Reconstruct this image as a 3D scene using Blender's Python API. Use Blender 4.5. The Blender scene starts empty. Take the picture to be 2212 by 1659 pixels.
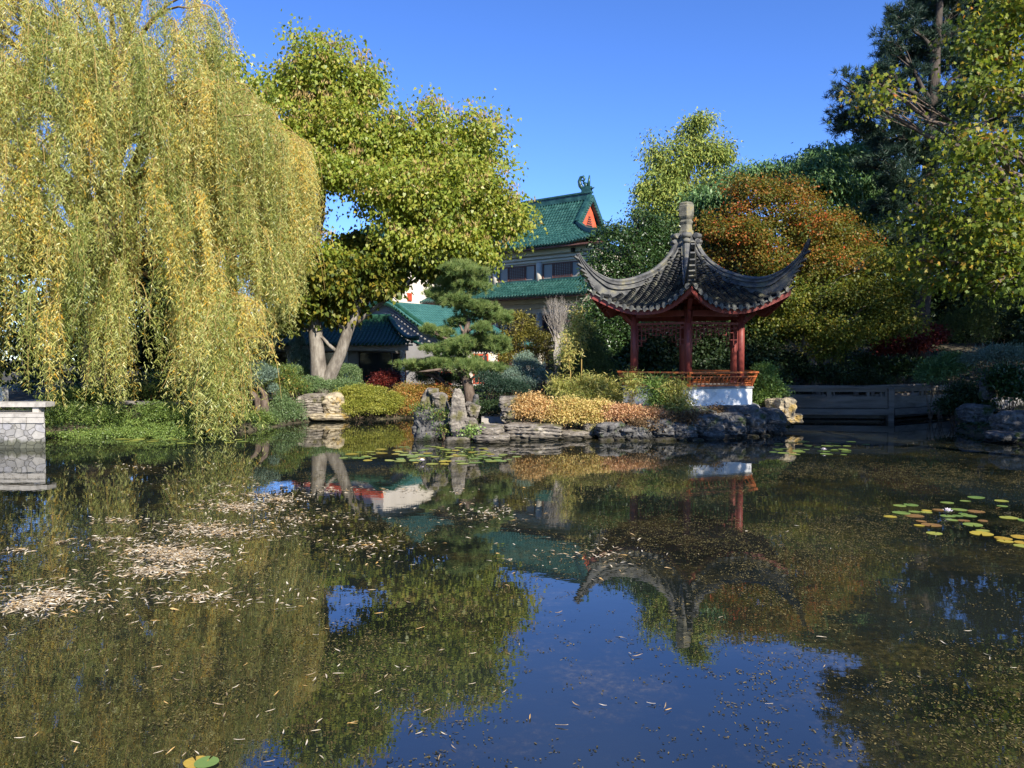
import bpy, math, random
import numpy as np
from mathutils import Vector, Matrix, noise as mnoise

rad = math.radians
SC = bpy.context.scene
COL = SC.collection
random.seed(7)

# ------------------------------------------------------------------ camera
H, F, CX, CY = 2.2, 1660.0, 1106.0, 829.5
PITCH = math.atan((CY - 775.0) / F)
cam = bpy.data.cameras.new('camera')
cam.sensor_width = 36.0
cam.lens = F / 2212.0 * 36.0
cam.clip_start = 0.05
cam.clip_end = 3000
co = bpy.data.objects.new('camera', cam)
COL.objects.link(co)
co.location = (0, 0, H)
co.rotation_euler = (math.pi / 2 - PITCH, 0, 0)
SC.camera = co
cp, sp = math.cos(PITCH), math.sin(PITCH)


def ray(u, v):
    dx = (u - CX) / F
    dz = -(v - CY) / F
    return Vector((dx, cp + dz * sp, -sp + dz * cp))


def P(u, v, Y):
    d = ray(u, v)
    t = Y / d.y
    return Vector((d.x * t, Y, H + d.z * t))


def G(u, v, z=0.0):
    d = ray(u, v)
    t = (z - H) / d.z
    return Vector((d.x * t, d.y * t, z))


# ------------------------------------------------------------------ light
SUN_AZ = rad(29)      # to the right of straight behind the camera
SUN_EL = rad(32)
to_sun = Vector((math.sin(SUN_AZ) * math.cos(SUN_EL), -math.cos(SUN_AZ) * math.cos(SUN_EL), math.sin(SUN_EL)))
w = bpy.data.worlds.new('World')
SC.world = w
w.use_nodes = True
nt = w.node_tree
sky = nt.nodes.new('ShaderNodeTexSky')
sky.sky_type = 'NISHITA'
sky.sun_disc = False
sky.sun_elevation = SUN_EL
sky.sun_rotation = math.pi - SUN_AZ   # measured from +Y towards +X
sky.altitude = 1500
sky.air_density = 0.85
sky.dust_density = 0.0
sky.ozone_density = 5.0
bg = nt.nodes['Background']
bg.inputs['Strength'].default_value = 0.15
hs = nt.nodes.new('ShaderNodeHueSaturation')
hs.inputs['Saturation'].default_value = 1.14
hs.inputs['Hue'].default_value = 0.512
hs.inputs['Value'].default_value = 0.89
nt.links.new(sky.outputs['Color'], hs.inputs['Color'])
nt.links.new(hs.outputs['Color'], bg.inputs['Color'])
sl = bpy.data.lights.new('sun', 'SUN')
sl.energy = 5.0
sl.angle = rad(0.53)
sl.color = (1.0, 0.93, 0.82)
so = bpy.data.objects.new('sun', sl)
COL.objects.link(so)
so.rotation_euler = (-to_sun).to_track_quat('-Z', 'Y').to_euler()
so.location = (20, -20, 30)
SC.view_settings.view_transform = 'Standard'
SC.view_settings.look = 'None'
SC.view_settings.exposure = 1.05
SC.view_settings.gamma = 1.0
try:
    SC.view_settings.use_curve_mapping = False
except Exception:
    pass
SC.render.engine = 'CYCLES'
cy = SC.cycles
cy.max_bounces = 6
cy.diffuse_bounces = 3
cy.glossy_bounces = 3
cy.transmission_bounces = 4
cy.caustics_reflective = False
cy.caustics_refractive = False
cy.use_denoising = True
try:
    cy.denoiser = 'OPENIMAGEDENOISE'
    cy.denoising_input_passes = 'RGB_ALBEDO_NORMAL'
except Exception:
    pass


# ------------------------------------------------------------------ materials
def new_mat(name):
    m = bpy.data.materials.new(name)
    m.use_nodes = True
    return m, m.node_tree, m.node_tree.nodes['Principled BSDF']


def ramp(nt, cols, pos=None):
    r = nt.nodes.new('ShaderNodeValToRGB')
    e = r.color_ramp.elements
    n = len(cols)
    pos = pos or [i / (n - 1) for i in range(n)]
    while len(e) < n:
        e.new(0.5)
    for i, (c, p) in enumerate(zip(cols, pos)):
        e[i].position = p
    for i, c in enumerate(cols):
        e[i].color = (*c, 1)
    return r


def leafmat(name, cols, trans=0.38, rough=0.45, spec=0.35, pos=None, interp=None):
    m, nt, b = new_mat(name)
    a = nt.nodes.new('ShaderNodeAttribute')
    a.attribute_name = 'rnd'
    r = ramp(nt, cols, pos)
    nt.links.new(a.outputs['Fac'], r.inputs['Fac'])
    nt.links.new(r.outputs['Color'], b.inputs['Base Color'])
    b.inputs['Roughness'].default_value = rough
    b.inputs['Specular IOR Level'].default_value = spec
    t = nt.nodes.new('ShaderNodeBsdfTranslucent')
    mul = nt.nodes.new('ShaderNodeMix')
    mul.data_type = 'RGBA'
    mul.blend_type = 'MULTIPLY'
    mul.inputs[0].default_value = 1.0
    mul.inputs[7].default_value = (1.15, 1.1, 0.6, 1)
    nt.links.new(r.outputs['Color'], mul.inputs[6])
    nt.links.new(mul.outputs[2], t.inputs['Color'])
    mx = nt.nodes.new('ShaderNodeMixShader')
    mx.inputs[0].default_value = trans
    nt.links.new(b.outputs[0], mx.inputs[1])
    nt.links.new(t.outputs[0], mx.inputs[2])
    nt.links.new(mx.outputs[0], nt.nodes['Material Output'].inputs['Surface'])
    return m


def noisy(name, cols, scale=3.0, rough=0.8, bump=0.0, bscale=None, pos=None, detail=6, stretch=(1, 1, 1), spec=0.3, coat=0.0):
    m, nt, b = new_mat(name)
    tc = nt.nodes.new('ShaderNodeTexCoord')
    mp = nt.nodes.new('ShaderNodeMapping')
    mp.inputs['Scale'].default_value = stretch
    nt.links.new(tc.outputs['Object'], mp.inputs['Vector'])
    n = nt.nodes.new('ShaderNodeTexNoise')
    n.inputs['Scale'].default_value = scale
    n.inputs['Detail'].default_value = detail
    n.inputs['Roughness'].default_value = 0.62
    nt.links.new(mp.outputs[0], n.inputs['Vector'])
    n_ = len(cols)
    r = ramp(nt, cols, pos or [0.3 + 0.4 * i / (n_ - 1) for i in range(n_)])
    nt.links.new(n.outputs['Fac'], r.inputs['Fac'])
    nt.links.new(r.outputs['Color'], b.inputs['Base Color'])
    b.inputs['Roughness'].default_value = rough
    b.inputs['Specular IOR Level'].default_value = spec
    b.inputs['Coat Weight'].default_value = coat
    if bump:
        n2 = nt.nodes.new('ShaderNodeTexNoise')
        n2.inputs['Scale'].default_value = bscale or scale * 4
        n2.inputs['Detail'].default_value = 8
        nt.links.new(mp.outputs[0], n2.inputs['Vector'])
        bp = nt.nodes.new('ShaderNodeBump')
        bp.inputs['Strength'].default_value = 1.0
        bp.inputs['Distance'].default_value = bump
        nt.links.new(n2.outputs['Fac'], bp.inputs['Height'])
        nt.links.new(bp.outputs[0], b.inputs['Normal'])
    return m


M = {}
M['bark_grey'] = noisy('bark_grey', [(.06, .05, .04), (.16, .14, .115), (.28, .255, .215)], 5, .9, .02, 14, stretch=(1, 1, .35))
M['bark_dark'] = noisy('bark_dark', [(.03, .025, .02), (.09, .07, .055)], 6, .9, .03, 16, stretch=(1, 1, .3))
M['bark_brown'] = noisy('bark_brown', [(.06, .04, .03), (.17, .13, .10)], 7, .9, .03, 20, stretch=(1, 1, .4))
M['bark_pale'] = noisy('bark_pale', [(.22, .19, .16), (.42, .38, .33)], 7, .85, .015, 20, stretch=(1, 1, .4))
M['bark_gold'] = noisy('bark_gold', [(.13, .09, .04), (.27, .19, .08)], 6, .8, .01, 20)
M['twig_gold'] = noisy('twig_gold', [(.26, .17, .05), (.36, .26, .08)], 5, .7)
M['twig_brown'] = noisy('twig_brown', [(.10, .06, .035), (.2, .14, .09)], 5, .8)
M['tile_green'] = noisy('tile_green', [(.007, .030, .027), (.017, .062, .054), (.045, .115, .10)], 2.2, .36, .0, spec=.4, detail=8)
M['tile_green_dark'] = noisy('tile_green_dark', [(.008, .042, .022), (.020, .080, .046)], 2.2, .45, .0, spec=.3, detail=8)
M['tile_teal'] = noisy('tile_teal', [(.03, .105, .092), (.06, .17, .15)], 2.2, .4, .0, spec=.5, detail=8)
M['tile_grey'] = noisy('tile_grey', [(.018, .019, .02), (.055, .055, .05), (.20, .19, .12)], 4.5, .75, .006, 30, pos=[.38, .54, .70])
M['tile_lichen'] = noisy('tile_lichen', [(.05, .05, .048), (.12, .12, .105), (.20, .19, .13)], 6, .8, .006, 30, pos=[.36, .52, .70])
M['ridge_grey'] = noisy('ridge_grey', [(.045, .046, .048), (.11, .11, .105), (.22, .20, .12)], 3.2, .8, .008, 24, pos=[.34, .52, .72])
M['finial_stone'] = noisy('finial_stone', [(.07, .07, .055), (.17, .16, .12), (.24, .20, .07)], 4, .85, .008, 24, pos=[.35, .52, .72])
M['red_wood'] = noisy('red_wood', [(.15, .032, .026), (.24, .055, .042)], 4, .5, .002, 20, stretch=(1, 1, .2))
M['rail_wood'] = noisy('rail_wood', [(.36, .085, .024), (.52, .16, .045)], 5, .42, .002, 20)
M['white_plaster'] = noisy('white_plaster', [(.48, .48, .44), (.72, .72, .70), (.86, .86, .85)], 1.8, .85, .003, 18, pos=[.28, .42, .6])
M['grey_stone'] = noisy('grey_stone', [(.16, .155, .145), (.30, .29, .27)], 3, .85, .008, 16)
M['coping_stone'] = noisy('coping_stone', [(.20, .185, .16), (.36, .335, .295), (.42, .39, .34)], 5, .85, .004, 22)
M['cast_stone'] = noisy('cast_stone', [(.48, .44, .36), (.64, .59, .49)], 1.2, .85, .003, 12)
M['warm_white'] = noisy('warm_white', [(.50, .455, .39), (.62, .57, .50)], .8, .85, .002, 10, stretch=(1, 1, .25))
M['grey_wall'] = noisy('grey_wall', [(.36, .34, .31), (.48, .46, .43)], .9, .85, .003, 10)
M['red_paint'] = noisy('red_paint', [(.50, .075, .035), (.62, .12, .06)], 3, .6)
M['window_frame'] = noisy('window_frame', [(.10, .045, .035), (.16, .075, .055)], 4, .6)
M['interior_dark'] = noisy('interior_dark', [(.015, .014, .013), (.03, .028, .026)], 2, .8)
M['bridge_wood'] = noisy('bridge_wood', [(.09, .073, .056), (.21, .18, .145)], 2.5, .85, .006, 22, stretch=(.25, 1, 2.4))
M['paving'] = noisy('paving', [(.24, .22, .19), (.36, .33, .29)], 4, .9, .004, 30)
m, nt, b = new_mat('window_glass')
b.inputs['Base Color'].default_value = (.03, .035, .035, 1)
b.inputs['Roughness'].default_value = .06
M['window_glass'] = m
m, nt, b = new_mat('screen_panel')
b.inputs['Base Color'].default_value = (.24, .235, .21, 1)
b.inputs['Roughness'].default_value = .4
M['screen_panel'] = m


def rockmat(name, cols, moss=None):
    m, nt, b = new_mat(name)
    tc = nt.nodes.new('ShaderNodeTexCoord')
    mp = nt.nodes.new('ShaderNodeMapping')
    mp.inputs['Scale'].default_value = (1, 1, 2.2)
    nt.links.new(tc.outputs['Object'], mp.inputs['Vector'])
    n = nt.nodes.new('ShaderNodeTexNoise')
    n.inputs['Scale'].default_value = 3.2
    n.inputs['Detail'].default_value = 9
    n.inputs['Roughness'].default_value = .68
    nt.links.new(mp.outputs[0], n.inputs['Vector'])
    r = ramp(nt, cols, [.3, .46, .58, .7][:len(cols)])
    nt.links.new(n.outputs['Fac'], r.inputs['Fac'])
    last = r.outputs['Color']
    if moss:
        n3 = nt.nodes.new('ShaderNodeTexNoise')
        n3.inputs['Scale'].default_value = 1.9
        n3.inputs['Detail'].default_value = 7
        nt.links.new(tc.outputs['Object'], n3.inputs['Vector'])
        r3 = ramp(nt, [(0, 0, 0), (1, 1, 1)], [.56, .64])
        nt.links.new(n3.outputs['Fac'], r3.inputs['Fac'])
        mx = nt.nodes.new('ShaderNodeMix')
        mx.data_type = 'RGBA'
        nt.links.new(r3.outputs['Color'], mx.inputs[0])
        nt.links.new(last, mx.inputs[6])
        mx.inputs[7].default_value = (*moss, 1)
        last = mx.outputs[2]
    ge = nt.nodes.new('ShaderNodeNewGeometry')
    sx = nt.nodes.new('ShaderNodeSeparateXYZ')
    nt.links.new(ge.outputs['Position'], sx.inputs[0])
    wn = nt.nodes.new('ShaderNodeMath')
    wn.operation = 'MULTIPLY_ADD'
    wn.inputs[1].default_value = -.14
    nt.links.new(n.outputs['Fac'], wn.inputs[0])
    nt.links.new(sx.outputs['Z'], wn.inputs[2])
    wr = ramp(nt, [(.28, .28, .25), (1, 1, 1)], [.0, .07])
    nt.links.new(wn.outputs[0], wr.inputs['Fac'])
    wm = nt.nodes.new('ShaderNodeMix')
    wm.data_type = 'RGBA'
    wm.blend_type = 'MULTIPLY'
    wm.inputs[0].default_value = 1
    nt.links.new(last, wm.inputs[6])
    nt.links.new(wr.outputs['Color'], wm.inputs[7])
    nt.links.new(wm.outputs[2], b.inputs['Base Color'])
    b.inputs['Roughness'].default_value = .85
    b.inputs['Specular IOR Level'].default_value = .25
    v = nt.nodes.new('ShaderNodeTexNoise')
    v.inputs['Scale'].default_value = 11
    v.inputs['Detail'].default_value = 10
    v.inputs['Roughness'].default_value = .7
    nt.links.new(mp.outputs[0], v.inputs['Vector'])
    bp = nt.nodes.new('ShaderNodeBump')
    bp.inputs['Distance'].default_value = .05
    nt.links.new(v.outputs['Fac'], bp.inputs['Height'])
    nt.links.new(bp.outputs[0], b.inputs['Normal'])
    return m


M['rock'] = rockmat('garden_rock', [(.045, .04, .034), (.15, .13, .105), (.29, .255, .205), (.40, .36, .29)], (.11, .10, .04))
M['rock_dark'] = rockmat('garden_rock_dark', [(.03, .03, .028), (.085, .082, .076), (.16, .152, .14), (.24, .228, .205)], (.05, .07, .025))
M['rock_yellow'] = rockmat('garden_rock_yellow', [(.12, .09, .06), (.30, .25, .17), (.44, .37, .24), (.50, .44, .33)], (.32, .22, .07))


# ------------------------------------------------------------------ objects
def tag(o, label=None, cat=None, group=None, kind=None):
    if label:
        o['label'] = label
    if cat:
        o['category'] = cat
    if group:
        o['group'] = group
    if kind:
        o['kind'] = kind
    return o


def empty(name, loc, label, cat, group=None, rz=0.0):
    o = bpy.data.objects.new(name, None)
    COL.objects.link(o)
    o.location = loc
    o.rotation_euler = (0, 0, rz)
    o.empty_display_size = .2
    return tag(o, label, cat, group)


def link(me, name, mat, parent=None, world=False):
    o = bpy.data.objects.new(name, me)
    COL.objects.link(o)
    if mat is not None:
        me.materials.append(mat)
    if parent is not None:
        o.parent = parent
        if world:   # geometry written in world coordinates
            mw = Matrix.LocRotScale(parent.location, parent.rotation_euler, None)
            o.matrix_parent_inverse = mw.inverted()
    return o


class MB:
    def __init__(s):
        s.v, s.f, s.sm = [], [], []

    def add(s, verts, faces, smooth=False):
        n = len(s.v)
        s.v.extend([tuple(p) for p in verts])
        for f in faces:
            s.f.append([i + n for i in f])
            s.sm.append(smooth)
        return s

    def box(s, x0, x1, y0, y1, z0, z1):
        v = [(x, y, z) for z in (z0, z1) for y in (y0, y1) for x in (x0, x1)]
        return s.add(v, [(0, 2, 3, 1), (4, 5, 7, 6), (0, 1, 5, 4), (2, 6, 7, 3), (0, 4, 6, 2), (1, 3, 7, 5)])

    def bar(s, a, b, w, h, up=(0, 0, 1)):
        a, b = Vector(a), Vector(b)
        d = (b - a).normalized()
        sd = d.cross(Vector(up))
        if sd.length < 1e-4:
            sd = d.cross(Vector((1, 0, 0)))
        sd.normalize()
        u = sd.cross(d).normalized()
        v = []
        for p in (a, b):
            for i, j in ((-1, -1), (1, -1), (1, 1), (-1, 1)):
                v.append(p + sd * (i * w / 2) + u * (j * h / 2))
        return s.add(v, [(3, 2, 1, 0), (4, 5, 6, 7), (0, 1, 5, 4), (1, 2, 6, 5), (2, 3, 7, 6), (3, 0, 4, 7)])

    def tube(s, pts, rs, n=7, cap=True):
        pts = [Vector(p) for p in pts]
        m = len(pts)
        v = []
        ref = Vector((.31, .95, .05))
        for i, p in enumerate(pts):
            d = (pts[min(i + 1, m - 1)] - pts[max(i - 1, 0)])
            if d.length < 1e-9:
                d = Vector((0, 0, 1))
            d.normalize()
            a = d.cross(ref)
            if a.length < 1e-3:
                a = d.cross(Vector((1, 0, 0)))
            a.normalize()
            c = d.cross(a)
            for k in range(n):
                t = 2 * math.pi * k / n
                v.append(p + (a * math.cos(t) + c * math.sin(t)) * rs[i])
        f = []
        for i in range(m - 1):
            for k in range(n):
                k2 = (k + 1) % n
                f.append((i * n + k, i * n + k2, (i + 1) * n + k2, (i + 1) * n + k))
        if cap:
            f.append(tuple(range(n - 1, -1, -1)))
            f.append(tuple((m - 1) * n + k for k in range(n)))
        s.add(v, f, True)
        if cap:
            s.sm[-2:] = [False, False]
        return s

    def lathe(s, prof, n=24, c=(0, 0), rot=0.0, smooth=False):
        v, f = [], []
        for r, z in prof:
            for k in range(n):
                t = 2 * math.pi * k / n + rot
                v.append((c[0] + r * math.cos(t), c[1] + r * math.sin(t), z))
        m = len(prof)
        for i in range(m - 1):
            for k in range(n):
                k2 = (k + 1) % n
                f.append((i * n + k, i * n + k2, (i + 1) * n + k2, (i + 1) * n + k))
        f.append(tuple(range(n - 1, -1, -1)))
        f.append(tuple((m - 1) * n + k for k in range(n)))
        s.add(v, f, smooth)
        s.sm[-2:] = [False, False]
        return s

    def grid(s, fn, na, nb, smooth=True, flip=False):
        v, f = [], []
        for i in range(na + 1):
            for j in range(nb + 1):
                v.append(fn(i / na, j / nb))
        for i in range(na):
            for j in range(nb):
                q = (i * (nb + 1) + j, (i + 1) * (nb + 1) + j, (i + 1) * (nb + 1) + j + 1, i * (nb + 1) + j + 1)
                f.append(q[::-1] if flip else q)
        return s.add(v, f, smooth)

    def prism(s, poly, d):
        """closed planar polygon of 3-D points extruded by vector d"""
        n = len(poly)
        poly = [Vector(p) for p in poly]
        d = Vector(d)
        v = poly + [p + d for p in poly]
        f = [tuple(range(n - 1, -1, -1)), tuple(range(n, 2 * n))]
        for i in range(n):
            j = (i + 1) % n
            f.append((i, j, n + j, n + i))
        return s.add(v, f)

    def build(s, name, mat, parent=None, world=False):
        me = bpy.data.meshes.new(name)
        me.from_pydata(s.v, [], s.f)
        me.polygons.foreach_set('use_smooth', s.sm)
        me.update()
        return link(me, name, mat, parent, world)


# ------------------------------------------------------------------ leaves
SHAPES = {
    'rhomb': np.array([(0, 0), (.5, .45), (0, 1), (-.5, .45)]),
    'lance': np.array([(0, 0), (.5, .32), (0, 1), (-.5, .32)]),
    'oval': np.array([(0, 0), (.42, .25), (.45, .62), (0, 1), (-.45, .62), (-.42, .25)]),
    'heart': np.array([(0, .08), (.36, -.05), (.52, .30), (.30, .62), (0, 1), (-.30, .62), (-.52, .30), (-.36, -.05)]),
    'maple': np.array([(0, 0), (.42, .12), (.28, .36), (.55, .62), (.2, .62), (0, 1.05), (-.2, .62), (-.55, .62), (-.28, .36), (-.42, .12)]),
    'needle': np.array([(-.5, 0), (.5, 0), (0, 1)]),
    'speck': np.array([(0, 0), (.45, .3), (.3, .8), (-.2, 1), (-.5, .45)]),
}


def unit(a):
    return a / np.maximum(np.linalg.norm(a, axis=1, keepdims=True), 1e-9)


def leaves(name, pos, d, nrm, L, Wd, rnd, mat, parent, shape='rhomb', fold=.22, world=True):
    T = SHAPES[shape]
    k = len(T)
    N = len(pos)
    d = unit(d)
    sd = unit(np.cross(d, nrm) + 1e-6)
    n = np.cross(sd, d)
    L = np.broadcast_to(np.asarray(L, float), (N,))
    Wd = np.broadcast_to(np.asarray(Wd, float), (N,))
    v = (pos[:, None, :] + sd[:, None, :] * (T[None, :, 0:1] * Wd[:, None, None])
         + d[:, None, :] * (T[None, :, 1:2] * L[:, None, None])
         + n[:, None, :] * (np.abs(T[None, :, 0:1]) * Wd[:, None, None] * fold - (T[None, :, 1:2] ** 2) * L[:, None, None] * .12))
    me = bpy.data.meshes.new(name)
    me.vertices.add(N * k)
    me.vertices.foreach_set('co', v.reshape(-1).astype(np.float32))
    me.loops.add(N * k)
    me.loops.foreach_set('vertex_index', np.arange(N * k, dtype=np.int32))
    me.polygons.add(N)
    me.polygons.foreach_set('loop_start', np.arange(0, N * k, k, dtype=np.int32))
    me.polygons.foreach_set('loop_total', np.full(N, k, dtype=np.int32))
    at = me.attributes.new('rnd', 'FLOAT', 'FACE')
    at.data.foreach_set('value', np.clip(rnd, 0, 1).astype(np.float32))
    me.update(calc_edges=True)
    return link(me, name, mat, parent, world)


def rdir(R, n):
    return unit(R.normal(size=(n, 3)))


def lump(dirs, R, amp, freq=2.6):
    """smooth random bumps over the unit sphere"""
    out = np.zeros(len(dirs))
    for k in range(6):
        a = R.normal(size=3) * freq * (1 + .5 * k)
        out += np.sin(dirs @ a + R.uniform(0, 6.28)) / (1 + .45 * k)
    return 1 + amp * out / 2.2


def cl(u, v, hw, hh, Y, dr=None):
    s = Y / F
    return (P(u, v, Y), (hw * s, dr if dr else hw * s, hh * s))


def clump_points(R, clumps, n, spray=.3, per=14, shell=.45, amp=.3, low=-1.0):
    """leaf positions in sprays through each clump's volume, thicker towards the outside"""
    wts = np.array([(c[1][0] * c[1][1] + c[1][0] * c[1][2] + c[1][1] * c[1][2]) for c in clumps])
    cnt = np.maximum((n * wts / wts.sum()).astype(int), per)
    P_, O_, S_ = [], [], []
    for (c, r), m in zip(clumps, cnt):
        ns = max(2, m // per)
        dd = rdir(R, ns)
        dd[:, 2] = np.where(dd[:, 2] < low, -dd[:, 2], dd[:, 2])
        rr = (shell + (1 - shell) * R.uniform(0, 1, ns)) ** .7 * lump(dd, R, amp)
        ctr = np.array(c)[None] + dd * rr[:, None] * np.array(r)[None]
        idx = R.integers(0, ns, m)
        off = R.normal(size=(m, 3)) * spray * np.array([1, 1, .55])
        P_.append(ctr[idx] + off)
        O_.append(unit(dd[idx] + off * .6 / max(spray, 1e-6) * .4))
        S_.append(R.uniform(0, 1, ns)[idx])
    return np.concatenate(P_), np.concatenate(O_), np.concatenate(S_)


def crown(name, R, clumps, n, L, Wd, mat, parent, shape='oval', spray=.3, per=14, shell=.45, amp=.3, droop=.5, upn=.6, tint=(.35, .65), low=-1.0, zmin=None):
    p, o, s = clump_points(R, clumps, n, spray, per, shell, amp, low)
    if zmin is not None:
        k = p[:, 2] > zmin
        p, o, s = p[k], o[k], s[k]
    m = len(p)
    d = o * .7 + R.normal(size=(m, 3)) * .55 + np.array([0, 0, -droop])
    nr = R.normal(size=(m, 3)) * .7 + o * .5 + np.array([0, 0, upn])
    rnd = tint[0] * s + tint[1] * R.uniform(0, 1, m)
    sc = R.uniform(.65, 1.15, m)
    return leaves(name, p, d, nr, L * sc, Wd * sc, rnd, mat, parent, shape)


def limbs(R, mb, trunk, radii, clumps, twigs=6, rl=.3, tw=.012, n=7):
    tr = [Vector(p) for p in trunk]
    mb.tube(tr, radii, 10)
    for c, r in clumps:
        best, bi = None, 0
        for i, p in enumerate(tr):
            hd = math.hypot(c.x - p.x, c.y - p.y)
            sc_ = abs((c.z - p.z) - .7 * hd) + .25 * (c - p).length
            if best is None or sc_ < best:
                best, bi = sc_, i
        p0 = tr[bi]
        r0 = min(radii[bi] * .5, rl)
        mid = p0.lerp(c, .5) + Vector((R.normal() * .15, R.normal() * .15, .12 * (c - p0).length * (1 if c.z > p0.z else .4)))
        pts = []
        for k in range(7):
            t = k / 6
            q = p0 * (1 - t) ** 2 + mid * 2 * t * (1 - t) + c * t * t
            q += Vector((R.normal(), R.normal(), R.normal())) * .02 * (c - p0).length * (0 < k < 6)
            pts.append(q)
        mb.tube(pts, [r0 * (1 - .8 * k / 6) + .008 for k in range(7)], n)
        for _ in range(twigs):
            t = int(R.integers(3, 7))
            dd = rdir(R, 1)[0]
            e = c + Vector(dd * np.array(r) * .85)
            a = pts[t]
            mm = a.lerp(e, .5) + Vector((0, 0, .08 * (e - a).length))
            mb.tube([a, mm, e], [tw * 2.2, tw * 1.3, tw * .5], 4, False)


# palettes (linear base colours)
LM = {}
LM['willow'] = leafmat('willow_leaf', [(.16, .21, .045), (.34, .36, .085), (.52, .51, .19), (.62, .47, .08), (.68, .37, .035)], .40, .4, .45, pos=[0, .3, .6, .84, 1])
LM['tulip'] = leafmat('broad_leaf_yellowing', [(.13, .20, .025), (.24, .31, .04), (.36, .39, .07), (.48, .43, .08), (.36, .23, .06)], .5, .4, .4, pos=[0, .35, .65, .9, 1])
LM['seed'] = leafmat('seed_head', [(.26, .17, .06), (.42, .30, .11)], .1, .8)
LM['metaseq'] = leafmat('feathery_conifer', [(.10, .16, .035), (.22, .28, .06), (.40, .38, .08)], .25, .6, .2)
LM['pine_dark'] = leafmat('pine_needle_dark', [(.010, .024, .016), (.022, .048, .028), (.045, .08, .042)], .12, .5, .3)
LM['pine'] = leafmat('pine_needle', [(.07, .125, .035), (.15, .22, .06), (.28, .33, .11)], .3, .5, .35)
LM['maple_r'] = leafmat('maple_leaf_turning', [(.05, .09, .014), (.14, .20, .025), (.27, .29, .035), (.44, .28, .04), (.52, .15, .03)], .5, .5, .3, pos=[0, .40, .72, .91, 1])
LM['maple_o'] = leafmat('maple_leaf_orange', [(.05, .08, .014), (.13, .15, .024), (.23, .18, .03), (.36, .16, .032), (.60, .10, .035)], .45, .5, .3, pos=[0, .36, .58, .80, .98])
LM['maple_g'] = leafmat('maple_leaf_green', [(.04, .075, .014), (.10, .14, .02), (.20, .21, .03), (.32, .22, .03)], .42, .5, .3)
LM['mimosa'] = leafmat('frond_green', [(.05, .12, .035), (.12, .22, .07), (.24, .34, .14)], .3, .45, .4)
LM['evergreen'] = leafmat('evergreen_leaf', [(.015, .04, .01), (.035, .075, .018), (.08, .13, .035)], .22, .35, .5)
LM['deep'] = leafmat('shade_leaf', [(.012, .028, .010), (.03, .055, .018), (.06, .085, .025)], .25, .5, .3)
LM['juniper'] = leafmat('juniper_blue', [(.07, .12, .085), (.15, .22, .16), (.27, .34, .26)], .12, .6, .25)
LM['hedge'] = leafmat('hedge_leaf', [(.07, .12, .025), (.14, .21, .045), (.25, .31, .08)], .3, .45, .4)
LM['boxwood'] = leafmat('boxwood_leaf', [(.06, .11, .035), (.12, .19, .07), (.22, .28, .12)], .22, .45, .4)
LM['golden'] = leafmat('golden_leaf', [(.12, .16, .025), (.28, .29, .045), (.46, .42, .09)], .35, .5, .3)
LM['nandina'] = leafmat('nandina_leaf', [(.12, .16, .03), (.28, .24, .05), (.45, .24, .06), (.52, .12, .05)], .35, .5, .35)
LM['mixed'] = leafmat('mixed_shrub_leaf', [(.05, .10, .02), (.12, .18, .04), (.25, .24, .05), (.45, .13, .05)], .3, .5, .35, pos=[0, .5, .85, 1])
LM['spirea_o'] = leafmat('spirea_orange', [(.28, .19, .06), (.52, .32, .12), (.66, .50, .24), (.56, .25, .10)], .35, .55, .3)
LM['spirea_y'] = leafmat('spirea_yellow', [(.24, .24, .06), (.50, .42, .13), (.66, .50, .20), (.54, .31, .11)], .35, .55, .3)
LM['spirea_p'] = leafmat('spirea_pink', [(.28, .16, .07), (.50, .26, .14), (.62, .40, .22), (.46, .32, .12)], .35, .55, .3)
LM['dry'] = leafmat('dry_leaf', [(.07, .045, .025), (.14, .09, .045), (.24, .15, .07)], .25, .7, .2)
LM['bamboo'] = leafmat('bamboo_leaf', [(.12, .16, .03), (.28, .31, .07), (.48, .44, .14), (.56, .44, .14)], .4, .5, .35)
LM['bamboo_d'] = leafmat('bamboo_leaf_green', [(.05, .08, .02), (.10, .14, .035), (.20, .22, .06)], .35, .5, .35)
LM['red'] = leafmat('red_leaf', [(.06, .012, .010), (.16, .025, .02), (.25, .05, .03)], .35, .5, .3)
LM['light'] = leafmat('fresh_leaf', [(.09, .16, .03), (.20, .31, .07), (.34, .44, .14)], .35, .4, .45)
LM['olive'] = leafmat('olive_leaf', [(.07, .075, .02), (.16, .15, .03), (.34, .27, .04)], .35, .5, .3)
LM['weed'] = leafmat('pond_weed', [(.016, .016, .008), (.05, .044, .016), (.12, .098, .035), (.20, .155, .06)], .05, .8, .15)
LM['fallen'] = leafmat('fallen_leaf', [(.16, .11, .055), (.34, .255, .15), (.52, .44, .31), (.60, .54, .42), (.50, .30, .08)], .1, .45, .4)
LM['pad'] = leafmat('lily_pad', [(.10, .19, .05), (.19, .28, .07), (.36, .38, .08), (.55, .38, .05), (.20, .10, .06)], .1, .28, .55)

# ------------------------------------------------------------------ ground and water
shore_px = [(-420, 955), (0, 955), (95, 953), (104, 946), (300, 940), (455, 938), (520, 935), (585, 925), (640, 914), (700, 908), (760, 906),
            (840, 906), (885, 902), (915, 918), (925, 936), (960, 946), (1030, 944), (1100, 936), (1180, 933), (1290, 935), (1400, 943), (1560, 943),
            (1650, 938), (1685, 930), (1700, 920), (1725, 909), (1745, 896), (2050, 896), (2085, 912), (2060, 930), (2110, 944), (2180, 955), (2260, 975), (2500, 1010)]
shore = [(G(u, v).x, G(u, v).y) for u, v in shore_px]
shore += [(14.5, 9.0), (14.0, 4.5), (8.0, 2.2), (0, 1.6), (-8, 2.2), (-18, 5.0), (-21, 12.0)]
SH = np.array(shore)


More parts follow.
